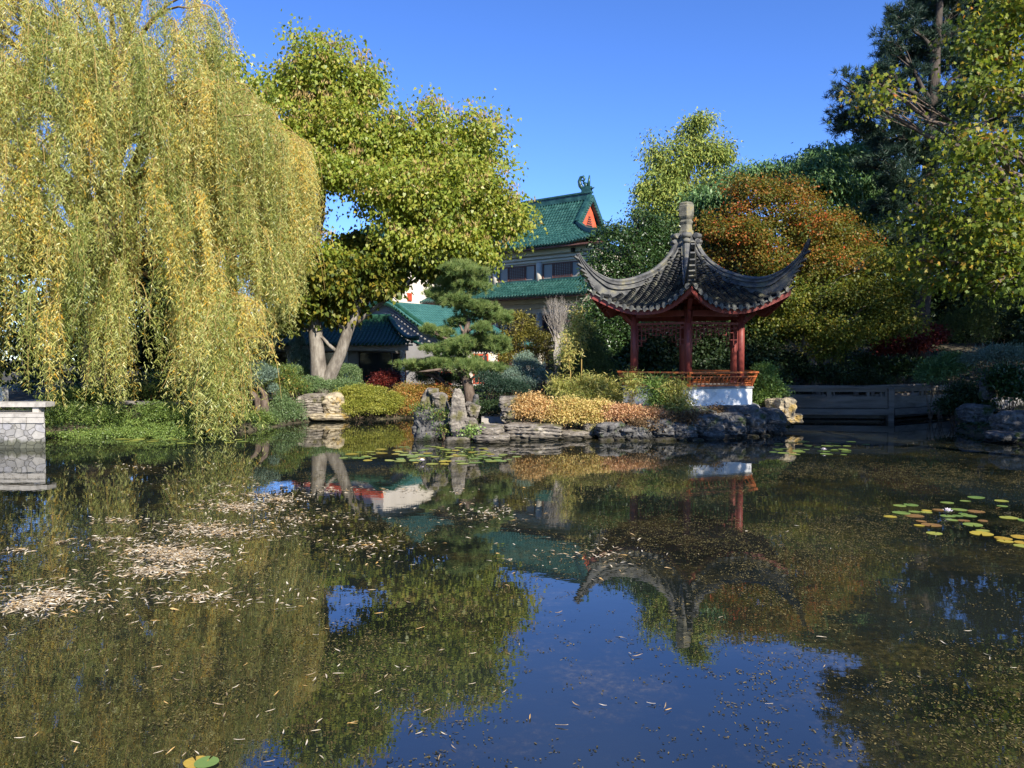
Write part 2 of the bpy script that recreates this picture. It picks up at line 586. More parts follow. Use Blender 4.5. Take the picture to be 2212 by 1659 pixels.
def pond_sd(x, y):
    """signed distance to the shoreline, positive outside the pond"""
    px, py = x[:, None], y[:, None]
    a, b = SH, np.roll(SH, -1, 0)
    ex, ey = (b - a)[:, 0], (b - a)[:, 1]
    tx, ty = px - a[:, 0], py - a[:, 1]
    t = np.clip((tx * ex + ty * ey) / (ex * ex + ey * ey), 0, 1)
    dd = np.sqrt((tx - ex * t) ** 2 + (ty - ey * t) ** 2).min(1)
    c = ((a[:, 1] > py) != (b[:, 1] > py)) & (px < (b[:, 0] - a[:, 0]) * (py - a[:, 1]) / (b[:, 1] - a[:, 1] + 1e-12) + a[:, 0])
    ins = c.sum(1) % 2 == 1
    return np.where(ins, -dd, dd)


def sstep(a, b, x):
    t = np.clip((x - a) / (b - a), 0, 1)
    return t * t * (3 - 2 * t)


def ground_z(x, y):
    x, y = np.atleast_1d(np.asarray(x, float)), np.atleast_1d(np.asarray(y, float))
    d = pond_sd(x, y)
    z = np.where(d > 0, .02 + .16 * sstep(0, .5, d) + .44 * sstep(.7, 3.0, d), -.9 * sstep(0, .6, -d))
    hill = 2.4 * sstep(28, 42, y) * sstep(6, 15, x)
    z = z + np.where(d > 0, hill * sstep(0, 3, d), 0)
    z = z + np.where(d > .3, .05 * np.sin(x * 1.3 + y * .7) * np.sin(y * 1.1 - x * .4), 0)
    return z


def axis(lo, hi, step, far):
    inner = np.arange(lo, hi + step / 2, step)
    outa = lo - np.cumsum(step * 1.35 ** np.arange(1, 40))
    outb = hi + np.cumsum(step * 1.35 ** np.arange(1, 40))
    outa = outa[outa > -far]
    outb = outb[outb < far]
    return np.concatenate([[-far], outa[::-1], inner, outb, [far]])


gx, gy = axis(-22, 24, .36, 900), axis(-2, 46, .36, 900)
X, Y = np.meshgrid(gx, gy, indexing='ij')
Z = np.concatenate([ground_z(X.ravel()[i:i + 20000], Y.ravel()[i:i + 20000]) for i in range(0, X.size, 20000)])
na, nb = len(gx), len(gy)
me = bpy.data.meshes.new('ground')
ii, jj = np.meshgrid(np.arange(na - 1), np.arange(nb - 1), indexing='ij')
q = (ii * nb + jj).ravel()
faces = np.stack([q, q + nb, q + nb + 1, q + 1], 1)
me.from_pydata(np.stack([X.ravel(), Y.ravel(), Z], 1).tolist(), [], faces.tolist())
me.polygons.foreach_set('use_smooth', [True] * len(me.polygons))
gm = noisy('garden_soil', [(.028, .024, .015), (.06, .05, .03), (.10, .09, .045)], 2.5, .95, .03, 9)
link(me, 'ground', gm)['kind'] = 'structure'

# pond water: an opaque, murky, mirror-smooth surface
m, nt, b = new_mat('pond_water')
tc = nt.nodes.new('ShaderNodeTexCoord')
n = nt.nodes.new('ShaderNodeTexNoise')
n.inputs['Scale'].default_value = .35
n.inputs['Detail'].default_value = 5
nt.links.new(tc.outputs['Object'], n.inputs['Vector'])
r = ramp(nt, [(.006, .008, .006), (.018, .022, .018)], [.35, .7])
nt.links.new(n.outputs['Fac'], r.inputs['Fac'])
nm = nt.nodes.new('ShaderNodeTexNoise')
nm.inputs['Scale'].default_value = .55
nm.inputs['Detail'].default_value = 9
nm.inputs['Roughness'].default_value = .72
nt.links.new(tc.outputs['Object'], nm.inputs['Vector'])
rm0 = ramp(nt, [(0, 0, 0), (1, 1, 1)], [.50, .60])
nt.links.new(nm.outputs['Fac'], rm0.inputs['Fac'])
nf = nt.nodes.new('ShaderNodeTexNoise')
nf.inputs['Scale'].default_value = 16
nf.inputs['Detail'].default_value = 8
nf.inputs['Roughness'].default_value = .75
nt.links.new(tc.outputs['Object'], nf.inputs['Vector'])
rf0 = ramp(nt, [(.012, .013, .008), (.034, .030, .013), (.085, .070, .028)], [.40, .54, .66])
nt.links.new(nf.outputs['Fac'], rf0.inputs['Fac'])
mw = nt.nodes.new('ShaderNodeMix')
mw.data_type = 'RGBA'
nt.links.new(rm0.outputs['Color'], mw.inputs[0])
nt.links.new(r.outputs['Color'], mw.inputs[6])
nt.links.new(rf0.outputs['Color'], mw.inputs[7])
nt.links.new(mw.outputs[2], b.inputs['Base Color'])
b.inputs['Roughness'].default_value = .005
b.inputs['IOR'].default_value = 2.25
mp = nt.nodes.new('ShaderNodeMapping')
mp.inputs['Scale'].default_value = (1.0, 1.6, 1)
nt.links.new(tc.outputs['Object'], mp.inputs['Vector'])
n2 = nt.nodes.new('ShaderNodeTexNoise')
n2.inputs['Scale'].default_value = 3.2
n2.inputs['Detail'].default_value = 3
nt.links.new(mp.outputs[0], n2.inputs['Vector'])
bp = nt.nodes.new('ShaderNodeBump')
bp.inputs['Strength'].default_value = 1
bp.inputs['Distance'].default_value = .0006
nt.links.new(n2.outputs['Fac'], bp.inputs['Height'])
nt.links.new(bp.outputs[0], b.inputs['Normal'])
M['water'] = m
mb = MB()
mb.grid(lambda a, c: (-24 + 48 * a, -1 + 40 * c, 0), 12, 10)
mb.build('water', m)['kind'] = 'structure'

# gravel path on the left bank and on the island
mb = MB()
pa = [(P(40, 884, 27.5)), (P(240, 884, 26.6)), (P(340, 884, 26.0)), (P(470, 884, 26.5)), (P(640, 870, 30.5))]
vs = []
for i, p in enumerate(pa):
    for s_ in (-1, 1):
        x, y = p.x, p.y + s_ * .95
        vs.append((x, y, .70))
mb.add(vs, [(2 * i, 2 * i + 2, 2 * i + 3, 2 * i + 1) for i in range(len(pa) - 1)])
ip = [G(1040, 908, .36), G(1100, 906, .36), G(1098, 890, .44), G(1040, 891, .44)]
mb.prism([(p.x, p.y, .0) for p in ip], (0, 0, .42))
mb.build('path', M['paving'])['kind'] = 'structure'

# ================================================================== pavilion
PC = Vector((P(1480, 800, 25.0).x, 25.0, 0))
pav = empty('garden_pavilion', PC, 'six sided garden pavilion with swept up grey tile roof and dark red columns', 'pavilion', rz=rad(-10.0))


def hx(R, k, z):
    t = rad(-90 + 60 * k)
    return Vector((R * math.cos(t), R * math.sin(t), z))


PROF = np.polyfit([0, .11, .36, .57, .73, 1.0], [6.35, 5.75, 4.82, 4.32, 4.02, 3.70], 4)
T30 = math.tan(rad(30))


def roof_pt(f, q, s, dz=0.0):
    th = rad(-60 + 60 * f)
    ae = 2.56 + .47 * abs(s) ** 2.6
    a = q * ae
    wv = s * a * T30
    z = float(np.polyval(PROF, q)) + .64 * abs(s) ** 2.6 * q ** 5 + dz
    return Vector((a * math.cos(th) - wv * math.sin(th), a * math.sin(th) + wv * math.cos(th), z))


def solve_s(q, wv):
    lo, hi = 0.0, 1.0
    for _ in range(24):
        mid = (lo + hi) / 2
        if mid * q * (2.56 + .47 * mid ** 2.6) * T30 < wv:
            lo = mid
        else:
            hi = mid
    return (lo + hi) / 2


roof = MB()
for f in range(6):
    roof.grid(lambda a, c, f=f: roof_pt(f, .07 + .93 * a, -1 + 2 * c), 22, 22)
roof_o = roof.build('roof', M['tile_grey'], pav)

rp = random.Random(5)
for f in range(6):
    tiles = MB()
    drips = MB()
    th = rad(-60 + 60 * f)
    side = Vector((-math.sin(th), math.cos(th), 0))
    k = -8
    while k <= 8:
        w0 = abs(k * .225)
        sg = 1 if k >= 0 else -1
        k += 1
        qs = []
        # from eave to the hip line
        q_ = 1.0
        if 3.03 * T30 < w0:
            continue
        path = []
        while q_ > .08:
            if q_ * 3.03 * T30 * .985 <= w0:
                break
            s_ = solve_s(q_, w0)
            if s_ > .985:
                break
            path.append(roof_pt(f, q_, sg * s_))
            q_ -= .03
        if len(path) < 3:
            continue
        vs, fs = [], []
        nring = 0
        for i in range(len(path) - 1):
            a, c = path[i], path[i + 1]
            d = (c - a).normalized()
            up = side.cross(d).normalized()
            if up.z < 0:
                up = -up
            jit = rp.uniform(-.008, .008)
            for e, rr, lift in ((a, .086, .046), (c, .062, .0)):
                for g in range(6):
                    t = math.pi * g / 5
                    vs.append(e + side * (math.cos(t) * rr + jit) + up * (math.sin(t) * rr + lift))
                nring += 1
        for i in range(nring - 1):
            for g in range(5):
                fs.append((i * 6 + g, i * 6 + g + 1, (i + 1) * 6 + g + 1, (i + 1) * 6 + g))
        fs.append((0, 1, 2, 3, 4, 5))
        tiles.add(vs, fs)
        # drip tile plate under each valley and a round end under each rib
        e = path[0]
        d = (path[0] - path[1]).normalized()
        dn = Vector((0, 0, -1))
        poly = []
        for t in range(0, 181, 30):
            poly.append(e + side * (.074 * math.cos(rad(t))) + Vector((0, 0, .095 * math.sin(rad(t)) - .0)) + d * .012)
        poly.append(e + side * -.05 + dn * .05 + d * .02)
        poly.append(e + dn * .095 + d * .03)
        poly.append(e + side * .05 + dn * .05 + d * .02)
        drips.prism(poly, d * .02)
    N_ = 28
    vs, fs = [], []
    for i in range(N_ + 1):
        s_ = -1 + 2 * i / N_
        for q_, dz in ((1.0, .012), (1.012, -.03), (.985, -.03), (.98, .012)):
            vs.append(roof_pt(f, q_, s_, dz))
    for i in range(N_):
        for g in range(4):
            g2 = (g + 1) % 4
            fs.append((i * 4 + g, (i + 1) * 4 + g, (i + 1) * 4 + g2, i * 4 + g2))
    drips.add(vs, fs)
    tiles.build('tile_row', M['tile_grey'], roof_o)
    drips.build('drip_edge', M['tile_lichen'], roof_o)

# hip ridges: stacked mouldings swept along each hip and up into the flying tip
prof_r = [(r_ * .93, z_) for r_, z_ in [(.36, 6.22), (.50, 5.80), (.78, 5.42), (1.3, 5.03), (1.75, 4.84), (2.14, 4.72), (2.6, 4.65), (2.98, 4.68), (3.35, 4.81), (3.6, 4.95), (3.82, 5.12), (3.97, 5.28), (4.08, 5.45)]]


def smooth_path(pts, n):
    xs = np.array([p[0] for p in pts])
    t = np.linspace(0, 1, len(pts))
    tt = np.linspace(0, 1, n)
    out = []
    for j in range(len(pts[0])):
        y = np.array([p[j] for p in pts])
        # Catmull-Rom through the knots
        res = []
        for a in tt:
            x = a * (len(pts) - 1)
            i = min(int(x), len(pts) - 2)
            f_ = x - i
            p0, p1, p2, p3 = y[max(i - 1, 0)], y[i], y[i + 1], y[min(i + 2, len(pts) - 1)]
            res.append(.5 * (2 * p1 + (p2 - p0) * f_ + (2 * p0 - 5 * p1 + 4 * p2 - p3) * f_ ** 2 + (3 * p1 - p0 - 3 * p2 + p3) * f_ ** 3))
        out.append(res)
    return list(zip(*out))


for k in range(6):
    ext = 1.0
    pr = list(prof_r)
    if k == 1:
        pr = pr[:-1] + [(3.80, 5.46), (3.90, 5.70)]
    elif k in (2, 3, 4):
        pr = pr[:-2]
    path = smooth_path(pr, 40)
    th = rad(-90 + 60 * k)
    o = Vector((math.cos(th), math.sin(th), 0))
    sd = Vector((-math.sin(th), math.cos(th), 0))
    rb = MB()
    m_ = len(path)
    vs, fs = [], []
    # cross-section outline (half-width, height below the top line)
    sec = [(.10, -.40), (.10, -.30), (.17, -.29), (.17, -.24), (.11, -.23), (.11, -.15), (.16, -.14), (.16, -.085), (.07, -.075), (.10, -.02), (.06, .03), (0, .045)]
    sec = sec + [(-a, b_) for a, b_ in sec[-2::-1]]
    ns = len(sec)
    for i, (r_, z_) in enumerate(path):
        i0, i1 = max(i - 1, 0), min(i + 1, m_ - 1)
        d = (o * (path[i1][0] - path[i0][0]) + Vector((0, 0, path[i1][1] - path[i0][1]))).normalized()
        up = sd.cross(d)
        if up.z < 0:
            up = -up
        f_ = max(0, (r_ - 2.85) / 1.05)
        ws = 1 - .62 * min(1, f_)
        hs = 1 - .80 * min(1, f_) ** .8
        hb = max(.40, z_ - (float(np.polyval(PROF, min(1, r_ / 3.5))) + .64 * min(1, r_ / 3.5) ** 5) + .03) if r_ < 3.15 else .40 + .34 * max(0, 1 - (r_ - 3.15) / .35)
        for a, b_ in sec:
            b_ = -hb if b_ == -.40 else b_
            vs.append(o * r_ + Vector((0, 0, z_)) + sd * (a * ws) + up * (b_ * hs))
    for i in range(m_ - 1):
        for g in range(ns - 1):
            fs.append((i * ns + g, (i + 1) * ns + g, (i + 1) * ns + g + 1, i * ns + g + 1))
    fs.append(tuple(range(ns)))
    fs.append(tuple((m_ - 1) * ns + g for g in range(ns))[::-1])
    rb.add(vs, fs)
    ro = rb.build('hip_ridge', M['ridge_grey'], roof_o)
    # stacked plates under the flying tip
    st = MB()
    for j in range(7):
        r_ = 3.16 + .105 * j
        z_ = np.interp(r_, [p[0] for p in path], [p[1] for p in path]) - .46 + .05 * j
        p = o * r_ + Vector((0, 0, z_))
        st.bar(p - o * .02 + Vector((0, 0, -.05)), p + o * .17 + Vector((0, 0, .055)), .20 - .015 * j, .05)
    st.build('tip_plate', M['ridge_grey'], ro)
    # scroll at the head of each ridge
    sc_ = MB()
    sc_.tube([o * .40 + sd * -.15 + Vector((0, 0, 6.14)), o * .40 + sd * .15 + Vector((0, 0, 6.14))], [.085, .085], 12)
    sc_.tube([o * .47 + sd * -.10 + Vector((0, 0, 5.95)), o * .47 + sd * .10 + Vector((0, 0, 5.95))], [.065, .065], 12)
    sc_.build('scroll', M['ridge_grey'], ro)

fin = MB()
h6 = rad(-90)
fin.lathe([(r_ * .86, 6.05 + (z_ - 6.05) * .91) for r_, z_ in [(.36, 6.05), (.36, 6.22), (.30, 6.26), (.30, 6.34), (.25, 6.36), (.235, 6.56), (.26, 6.60), (.29, 6.66), (.24, 6.70), (.22, 6.74), (.27, 6.80), (.305, 6.86), (.31, 7.22), (.28, 7.26), (.29, 7.31), (.20, 7.36), (.10, 7.38)]], 6, (0, 0), h6)
fin.build('finial', M['finial_stone'], roof_o)

# red eaves: fascia, soffit, rafters
fa, sf, rf = MB(), MB(), MB()
for f in range(6):
    N_ = 26
    vs, fs = [], []
    for i in range(N_ + 1):
        s_ = -1 + 2 * i / N_
        for q_, dz in ((.975, -.035), (.975, -.20), (.955, -.20), (.955, -.035)):
            vs.append(roof_pt(f, q_, s_, dz))
    for i in range(N_):
        for g in range(4):
            g2 = (g + 1) % 4
            fs.append((i * 4 + g, (i + 1) * 4 + g, (i + 1) * 4 + g2, i * 4 + g2))
    fa.add(vs, fs)
    sf.grid(lambda a, c, f=f: roof_pt(f, .16 + .80 * a, -1 + 2 * c, -.12), 10, 14, True, True)
    for i in range(1, 20):
        s_ = -1 + 2 * i / 20
        rf.bar(roof_pt(f, .62, s_, -.19), roof_pt(f, .945, s_, -.17), .06, .07)
fa.build('fascia', M['red_wood'], roof_o)
sf.build('soffit', M['red_wood'], roof_o)
rf.build('rafter', M['red_wood'], roof_o)

# corner brackets
for k in range(6):
    bk = MB()
    bk.bar(hx(1.77, k, 3.52), hx(2.85, k, 3.98), .12, .16)
    bk.bar(hx(1.96, k, 3.30), hx(2.35, k, 3.62), .09, .09)
    bk.build('bracket', M['red_wood'], pav)

for k in range(6):
    c = MB()
    p = hx(1.88, k, 0)
    c.lathe([(.15, 1.34), (.16, 1.40), (.125, 1.46), (.115, 1.48)], 20, (p.x, p.y), 0, True)
    c.lathe([(.112, 1.48), (.112, 3.66)], 20, (p.x, p.y), 0, True)
    c.build('column', M['red_wood'], pav)

bm_ = MB()
for k in range(6):
    a, c = hx(1.88, k, 0), hx(1.88, k + 1, 0)
    d = (c - a).normalized() * .11
    bm_.bar(a + d + Vector((0, 0, 3.58)), c - d + Vector((0, 0, 3.58)), .12, .18)
    bm_.bar(a + d + Vector((0, 0, 3.28)), c - d + Vector((0, 0, 3.28)), .09, .07)
bm_.build('beam', M['red_wood'], pav)

for k in range(6):   # hanging lattice
    a, c = hx(1.88, k, 0), hx(1.88, k + 1, 0)
    d = (c - a)
    Ln = d.length
    d.normalize()
    lt = MB()
    z1, z0 = 3.23, 2.93

    def seg(x0, za, x1, zb):
        lt.bar(a + d * x0 + Vector((0, 0, za)), a + d * x1 + Vector((0, 0, zb)), .02, .022, (0, 0, 1) if za == zb else tuple(d))
    lt_n = 12
    stp = (Ln - .26) / lt_n
    for i in range(lt_n + 1):
        x = .13 + i * stp
        if i < lt_n:
            zz = (z0, z0 + .15, z0 + .07, z0 + .2)[i % 4]
            seg(x, zz, x + stp, zz)
            seg(x, z1 - (.06 if i % 2 else .11), x + stp, z1 - (.06 if i % 2 else .11))
        seg(x, z0 + (.0 if i % 2 else .07), x, z1 + .02)
    for e, sg in ((.125, 1), (Ln - .125, -1)):
        seg(e, 2.45, e, z1)
        seg(e + sg * .14, 2.62, e + sg * .14, z0 + .02)
        seg(e, 2.62, e + sg * .14, 2.62)
        seg(e, 2.78, e + sg * .30, 2.78)
        seg(e + sg * .30, 2.78, e + sg * .30, z0 + .02)
    lt.build('lattice', M['red_wood'], pav)

bs = MB()
bs.lathe([(2.26, .80), (2.26, 1.30)], 6, (0, 0), h6)
bs.build('base_wall', M['white_plaster'], pav)
cpg = MB()
cpg.lathe([(2.31, 1.302), (2.31, 1.35), (2.28, 1.362)], 6, (0, 0), h6)
cpg.build('base_cap', M['grey_stone'], pav)
pl = MB()
pl.lathe([(2.52, .30), (2.52, .72), (2.46, .80)], 6, (0, 0), h6)
pl.build('plinth', M['grey_stone'], pav)

for k in range(6):   # leaning bench rail along each side
    if k == 3:
        continue
    rl = MB()
    a0, c0 = hx(2.24, k, 1.40), hx(2.24, k + 1, 1.40)
    a1, c1 = hx(2.44, k, 1.79), hx(2.44, k + 1, 1.79)
    am, cm = hx(2.39, k, 1.66), hx(2.39, k + 1, 1.66)
    rl.bar(a0, c0, .07, .06)
    rl.bar(am, cm, .035, .035)
    rl.bar(a1, c1, .065, .05)
    rl.bar(hx(2.26, k, 1.47), hx(2.26, k + 1, 1.47), .03, .025)
    ro = rl.build('bench_rail', M['rail_wood'], pav)
    bal = MB()
    for i in range(1, 16):
        t = i / 16
        p0, pm, p1 = a0.lerp(c0, t), am.lerp(cm, t), a1.lerp(c1, t)
        bow = p0.lerp(pm, .5)
        n_ = Vector((bow.x, bow.y, 0)).normalized()
        bal.tube([p0, bow - n_ * .03, pm], [.016, .018, .015], 5)
    for t in (.015, .985):
        bal.bar(a0.lerp(c0, t) - Vector((0, 0, .04)), a1.lerp(c1, t) + Vector((0, 0, .02)), .05, .05)
    bal.build('baluster', M['rail_wood'], ro)

# ================================================================== ribbed tile roofs
def ribbed(name, parent, mat, S, t0, avals, side, rr=.07, seg=.28, sheet_range=None, mat_sheet=None, cap=True):
    """S(a,t): t=1 at the eave, t=0 at the top; ribs at the a values from t=1 up to t0(a)"""
    mb = MB()
    a0, a1 = sheet_range or (avals[0], avals[-1])
    na_ = max(2, len(avals))
    mb.grid(lambda i, t: S(a0 + (a1 - a0) * i, t0(a0 + (a1 - a0) * i) + (1 - t0(a0 + (a1 - a0) * i)) * t), na_, 14)
    sd = Vector(side)
    for a in avals:
        ts = t0(a)
        L_ = sum((S(a, ts + (1 - ts) * i / 8) - S(a, ts + (1 - ts) * (i + 1) / 8)).length for i in range(8))
        n_ = max(2, int(L_ / seg))
        vs, fs = [], []
        ring = 0
        for i in range(n_):
            pa_, pb_ = S(a, 1 - (1 - ts) * i / n_), S(a, 1 - (1 - ts) * (i + 1) / n_)
            d = (pb_ - pa_).normalized()
            up = sd.cross(d).normalized()
            if up.z < 0:
                up = -up
            for e, r_, lf in ((pa_, rr * 1.12, .014), (pb_, rr * .92, 0)):
                for g in range(6):
                    t = math.pi * g / 5
                    vs.append(e + sd * (math.cos(t) * r_) + up * (math.sin(t) * r_ + lf))
                ring += 1
        for i in range(ring - 1):
            for g in range(5):
                fs.append((i * 6 + g, i * 6 + g + 1, (i + 1) * 6 + g + 1, (i + 1) * 6 + g))
        fs.append((0, 1, 2, 3, 4, 5))
        mb.add(vs, fs)
        if cap:
            e = S(a, 1.0)
            d = (S(a, 1.0) - S(a, .97)).normalized()
            mb.tube([e - d * .02, e + d * .03], [rr * 1.15, rr * 1.15], 8)
    return mb.build(name, mat, parent)


def prof_fn(ys, zs):
    """concave roof profile: t in 0..1 -> (y, z)"""
    n_ = len(ys)
    pts = smooth_path(list(zip(ys, zs)), 41)
    yy, zz = [p[0] for p in pts], [p[1] for p in pts]
    tt = np.linspace(0, 1, 41)
    return (lambda t: float(np.interp(t, tt, yy))), (lambda t: float(np.interp(t, tt, zz)))


# ================================================================== main hall
hall = empty('main_hall', (5.5, 50, 0), 'tall grey hall with green glazed tile roofs and a red gable, partly behind the pavilion', 'building',
             rz=math.atan2(.62, -.785))
# local x runs away to the left, local y towards the camera
yf, zf = prof_fn([-3.0, -2.2, -1.4, -.2, 1.25], [13.35, 12.35, 11.35, 10.45, 9.72])
X0 = 2.4


def hipx(t):
    y = yf(t)
    return X0 - max(0, (y + 1.4)) * 1.35


def S_main(a, t):
    y, z = yf(t), zf(t)
    up = .42 * max(0, (X0 - a) / 3.6) ** 2 * t
    return Vector((a, y, z + up))


def t0_main(a):
    if a >= X0:
        return 0.0
    lo, hi = 0.3, 1.0
    for _ in range(22):
        mid = (lo + hi) / 2
        if hipx(mid) > a:
            lo = mid
        else:
            hi = mid
    return min(hi, .97)


av = [-1.1 + .245 * i for i in range(int(27 / .245))]
ribbed('upper_roof', hall, M['tile_green'], S_main, t0_main, av, (1, 0, 0), .085, .30)
# back slope and right hip skirt
mb = MB()
mb.grid(lambda i, t: S_main(X0 + 23 * i, t) * 1.0 if False else Vector((X0 + 23 * i, -6.0 - yf(t), zf(t))), 4, 10, True, True)
mb.grid(lambda i, t: Vector((X0 - (yf(.47 + .53 * t) + 1.4) * 1.35, -1.4 - 3.2 * i + (yf(.47 + .53 * t) + 1.4) * (1 - 2 * i), zf(.47 + .53 * t) + .35 * t * (abs(2 * i - 1)) ** 3)), 10, 8)
mb.build('rear_roof', M['tile_green'], hall)
rd = MB()   # main ridge, descending ridges, hip ridges
rd.box(X0 - .05, 25, -3.16, -2.84, 13.3, 13.52)
rd.box(X0 - .05, 25, -3.10, -2.90, 13.52, 13.72)
rd.box(X0 - .1, 25, -3.18, -2.82, 13.72, 13.84)
for sgn in (1, -1):
    pts = [Vector((X0, -3 + sgn * (yf(t) + 3), zf(t) + .12)) for t in np.linspace(.0, .50, 9)]
    for a, c in zip(pts[:-1], pts[1:]):
        rd.bar(a, c, .30, .42)
    pts = [Vector((X0 - (yf(t) + 1.4) * 1.35, -3 + sgn * (yf(t) + 3), zf(t) + .12 + .42 * max(0, (yf(t) + 1.4) * 1.35 / 3.6) ** 2)) for t in np.linspace(.5, 1, 8)]
    for a, c in zip(pts[:-1], pts[1:]):
        rd.bar(a, c, .26, .30)
rd.build('roof_ridge', M['tile_green'], hall)
gb = MB()   # red gable
gp = [(X0 + .12, -3, 12.95)] + [(X0 + .12, -3 + .72 * (yf(t) + 3), zf(t) - .12) for t in (.2, .35, .5)] + [(X0 + .12, -3 - .72 * (yf(t) + 3), zf(t) - .12) for t in (.5, .35, .2)]
gb.prism(gp[::-1], (.12, 0, 0))
go = gb.build('gable', M['red_paint'], hall)
lv = MB()
for i in range(6):
    hw = .42 - .06 * i
    lv.box(X0 + .06, X0 + .12, -3 - hw, -3 + hw, 11.3 + i * .15, 11.37 + i * .15)
lv.build('louvre', M['window_frame'], go)
vg = MB()   # verge tile ends along the gable
for sgn in (1, -1):
    for t in np.linspace(0.02, .5, 13):
        p = Vector((X0 - .02, -3 + sgn * (yf(t) + 3), zf(t) - .05))
        vg.tube([p, p + Vector((-.22, 0, -.02))], [.09, .09], 7)
vg.build('verge_tile', M['tile_green'], hall)
# ridge ornament: scroll-tailed ridge beast
orn = MB()
bx_ = X0 + .25
orn.box(bx_ - .28, bx_ + .45, -3.14, -2.86, 13.84, 14.20)
orn.tube([(bx_ - .05, -3, 14.2), (bx_ - .1, -3, 14.55), (bx_ - .14, -3, 14.95)], [.12, .10, .05], 8)
orn.tube([(bx_ + .40, -3, 14.1), (bx_ + .62, -3, 14.35), (bx_ + .70, -3, 14.65), (bx_ + .58, -3, 14.92), (bx_ + .36, -3, 14.95), (bx_ + .26, -3, 14.76), (bx_ + .36, -3, 14.62), (bx_ + .48, -3, 14.70)], [.16, .15, .13, .11, .10, .085, .075, .06], 8)
orn.tube([(bx_ + .1, -3, 14.15), (bx_ + .18, -3, 14.42), (bx_ + .35, -3, 14.5)], [.16, .13, .09], 8)
orn.tube([(bx_ - .3, -3, 14.0), (bx_ - .55, -3, 14.08)], [.09, .03], 6)
orn.build('ridge_ornament', M['tile_green'], hall)

wl = MB()
wl.box(-.2, 25, -6.2, 0, .3, 9.75)
hw_ = wl.build('wall', M['cast_stone'], hall)
mo = MB()   # cornices and bands, each standing proud of the wall
mo.box(-.25, 14.4, .002, .32, 9.25, 9.62)
mo.box(-.25, 14.4, .002, .22, 8.98, 9.12)
mo.box(-.25, 14.4, .002, .16, 8.78, 8.90)
mo.box(-.25, 14.4, .002, .26, 5.98, 6.28)
mo.box(-.25, 14.4, .002, .18, 5.66, 5.80)
mo.box(-.25, 14.4, .002, .14, 5.34, 5.46)
mo.box(-.25, 14.4, .002, .20, 3.30, 3.52)
mo.box(-.25, 14.4, .002, .14, 2.96, 3.08)
mo.build('cornice', M['cast_stone'], hall)
bay = 3.85
cx_ = [0.75 + bay * i for i in range(4)]
for x in cx_:
    for z0, z1 in ((7.35, 8.76), (3.54, 5.32), (.3, 2.94)):
        c = MB()
        c.lathe([(.24, z0), (.24, z1)], 16, (x, .02), 0, True)
        c.build('pilaster', M['cast_stone'], hall)
# dark boards added as the eaves' shadow line under the tiles + hanging lamps
ev = MB()
ev.box(-1.0, 25, .6, 1.16, 9.52, 9.62)
ev.box(-.4, 25, 1.30, 1.86, 6.20, 6.28)
ev.build('eave_shadow_board', M['window_frame'], hall)
for x, z, y in ((1.6, 9.36, .42), (8.6, 9.36, .42), (9.6, 6.06, .36)):
    lp = MB()
    lp.box(x - .1, x + .1, y - .09, y + .09, z - .16, z + .1)
    lp.build('lamp', M['interior_dark'], hall)


def window(x0, x1, z0, z1, y, kind, parent=hall):
    fr = MB()
    t = .07
    fr.box(x0, x1, y, y + .09, z0, z0 + t)
    fr.box(x0, x1, y, y + .09, z1 - t, z1)
    fr.box(x0, x0 + t, y, y + .09, z0 + t, z1 - t)
    fr.box(x1 - t, x1, y, y + .09, z0 + t, z1 - t)
    n_ = 3 if kind != 'wide' else 4
    w_ = x1 - x0
    cuts = (.26, .74) if kind == 'screen' else tuple((i + 1) / n_ for i in range(n_ - 1))
    for c in cuts:
        fr.box(x0 + w_ * c - .035, x0 + w_ * c + .035, y, y + .08, z0 + t, z1 - t)
    if kind != 'screen':
        nh = 3
        for i in range(1, nh):
            zz = z0 + (z1 - z0) * i / nh
            fr.box(x0 + t, x1 - t, y, y + .06, zz - .025, zz + .025)
    wo = fr.build('window', M['window_frame'], parent)
    g = MB()
    g.box(x0 + .02, x1 - .02, y - .003, y + .02, z0 + .02, z1 - .02)
    g.build('pane', M['screen_panel'] if kind == 'screen' else M['window_glass'], wo)
    if kind == 'screen':
        la = MB()
        xa, xb = x0 + w_ * .26 + .035, x0 + w_ * .74 - .035
        for i in range(9):
            zz = z0 + t + (z1 - z0 - 2 * t) * (i + .5) / 9
            la.box(xa, xb, y + .03, y + .07, zz - .016, zz + .016)
        for i in range(8):
            xx = xa + (xb - xa) * (i + .5) / 8
            la.box(xx - .016, xx + .016, y + .025, y + .06, z0 + t, z1 - t)
        la.build('lattice', M['window_frame'], wo)


for i in range(3):
    a, c = cx_[i] + .32, cx_[i + 1] - .32
    window(a, c, 7.55, 8.66, .02, 'screen')
    window(a, c, 3.72, 5.22, .02, 'wide')
    window(a + .3, c - .3, .9, 2.8, .02, 'wide')

# pent roof between the storeys
yp, zp = prof_fn([.10, .7, 1.3, 2.0], [7.52, 7.05, 6.68, 6.38])
ribbed('pent_roof', hall, M['tile_green'], lambda a, t: Vector((a, yp(t), zp(t))), lambda a: 0.0,
       [-.4 + .245 * i for i in range(60)], (1, 0, 0), .085, .30)
rb = MB()
rb.box(-.5, 14.3, .003, .22, 7.45, 7.62)
rb.build('pent_ridge', M['tile_green'], hall)

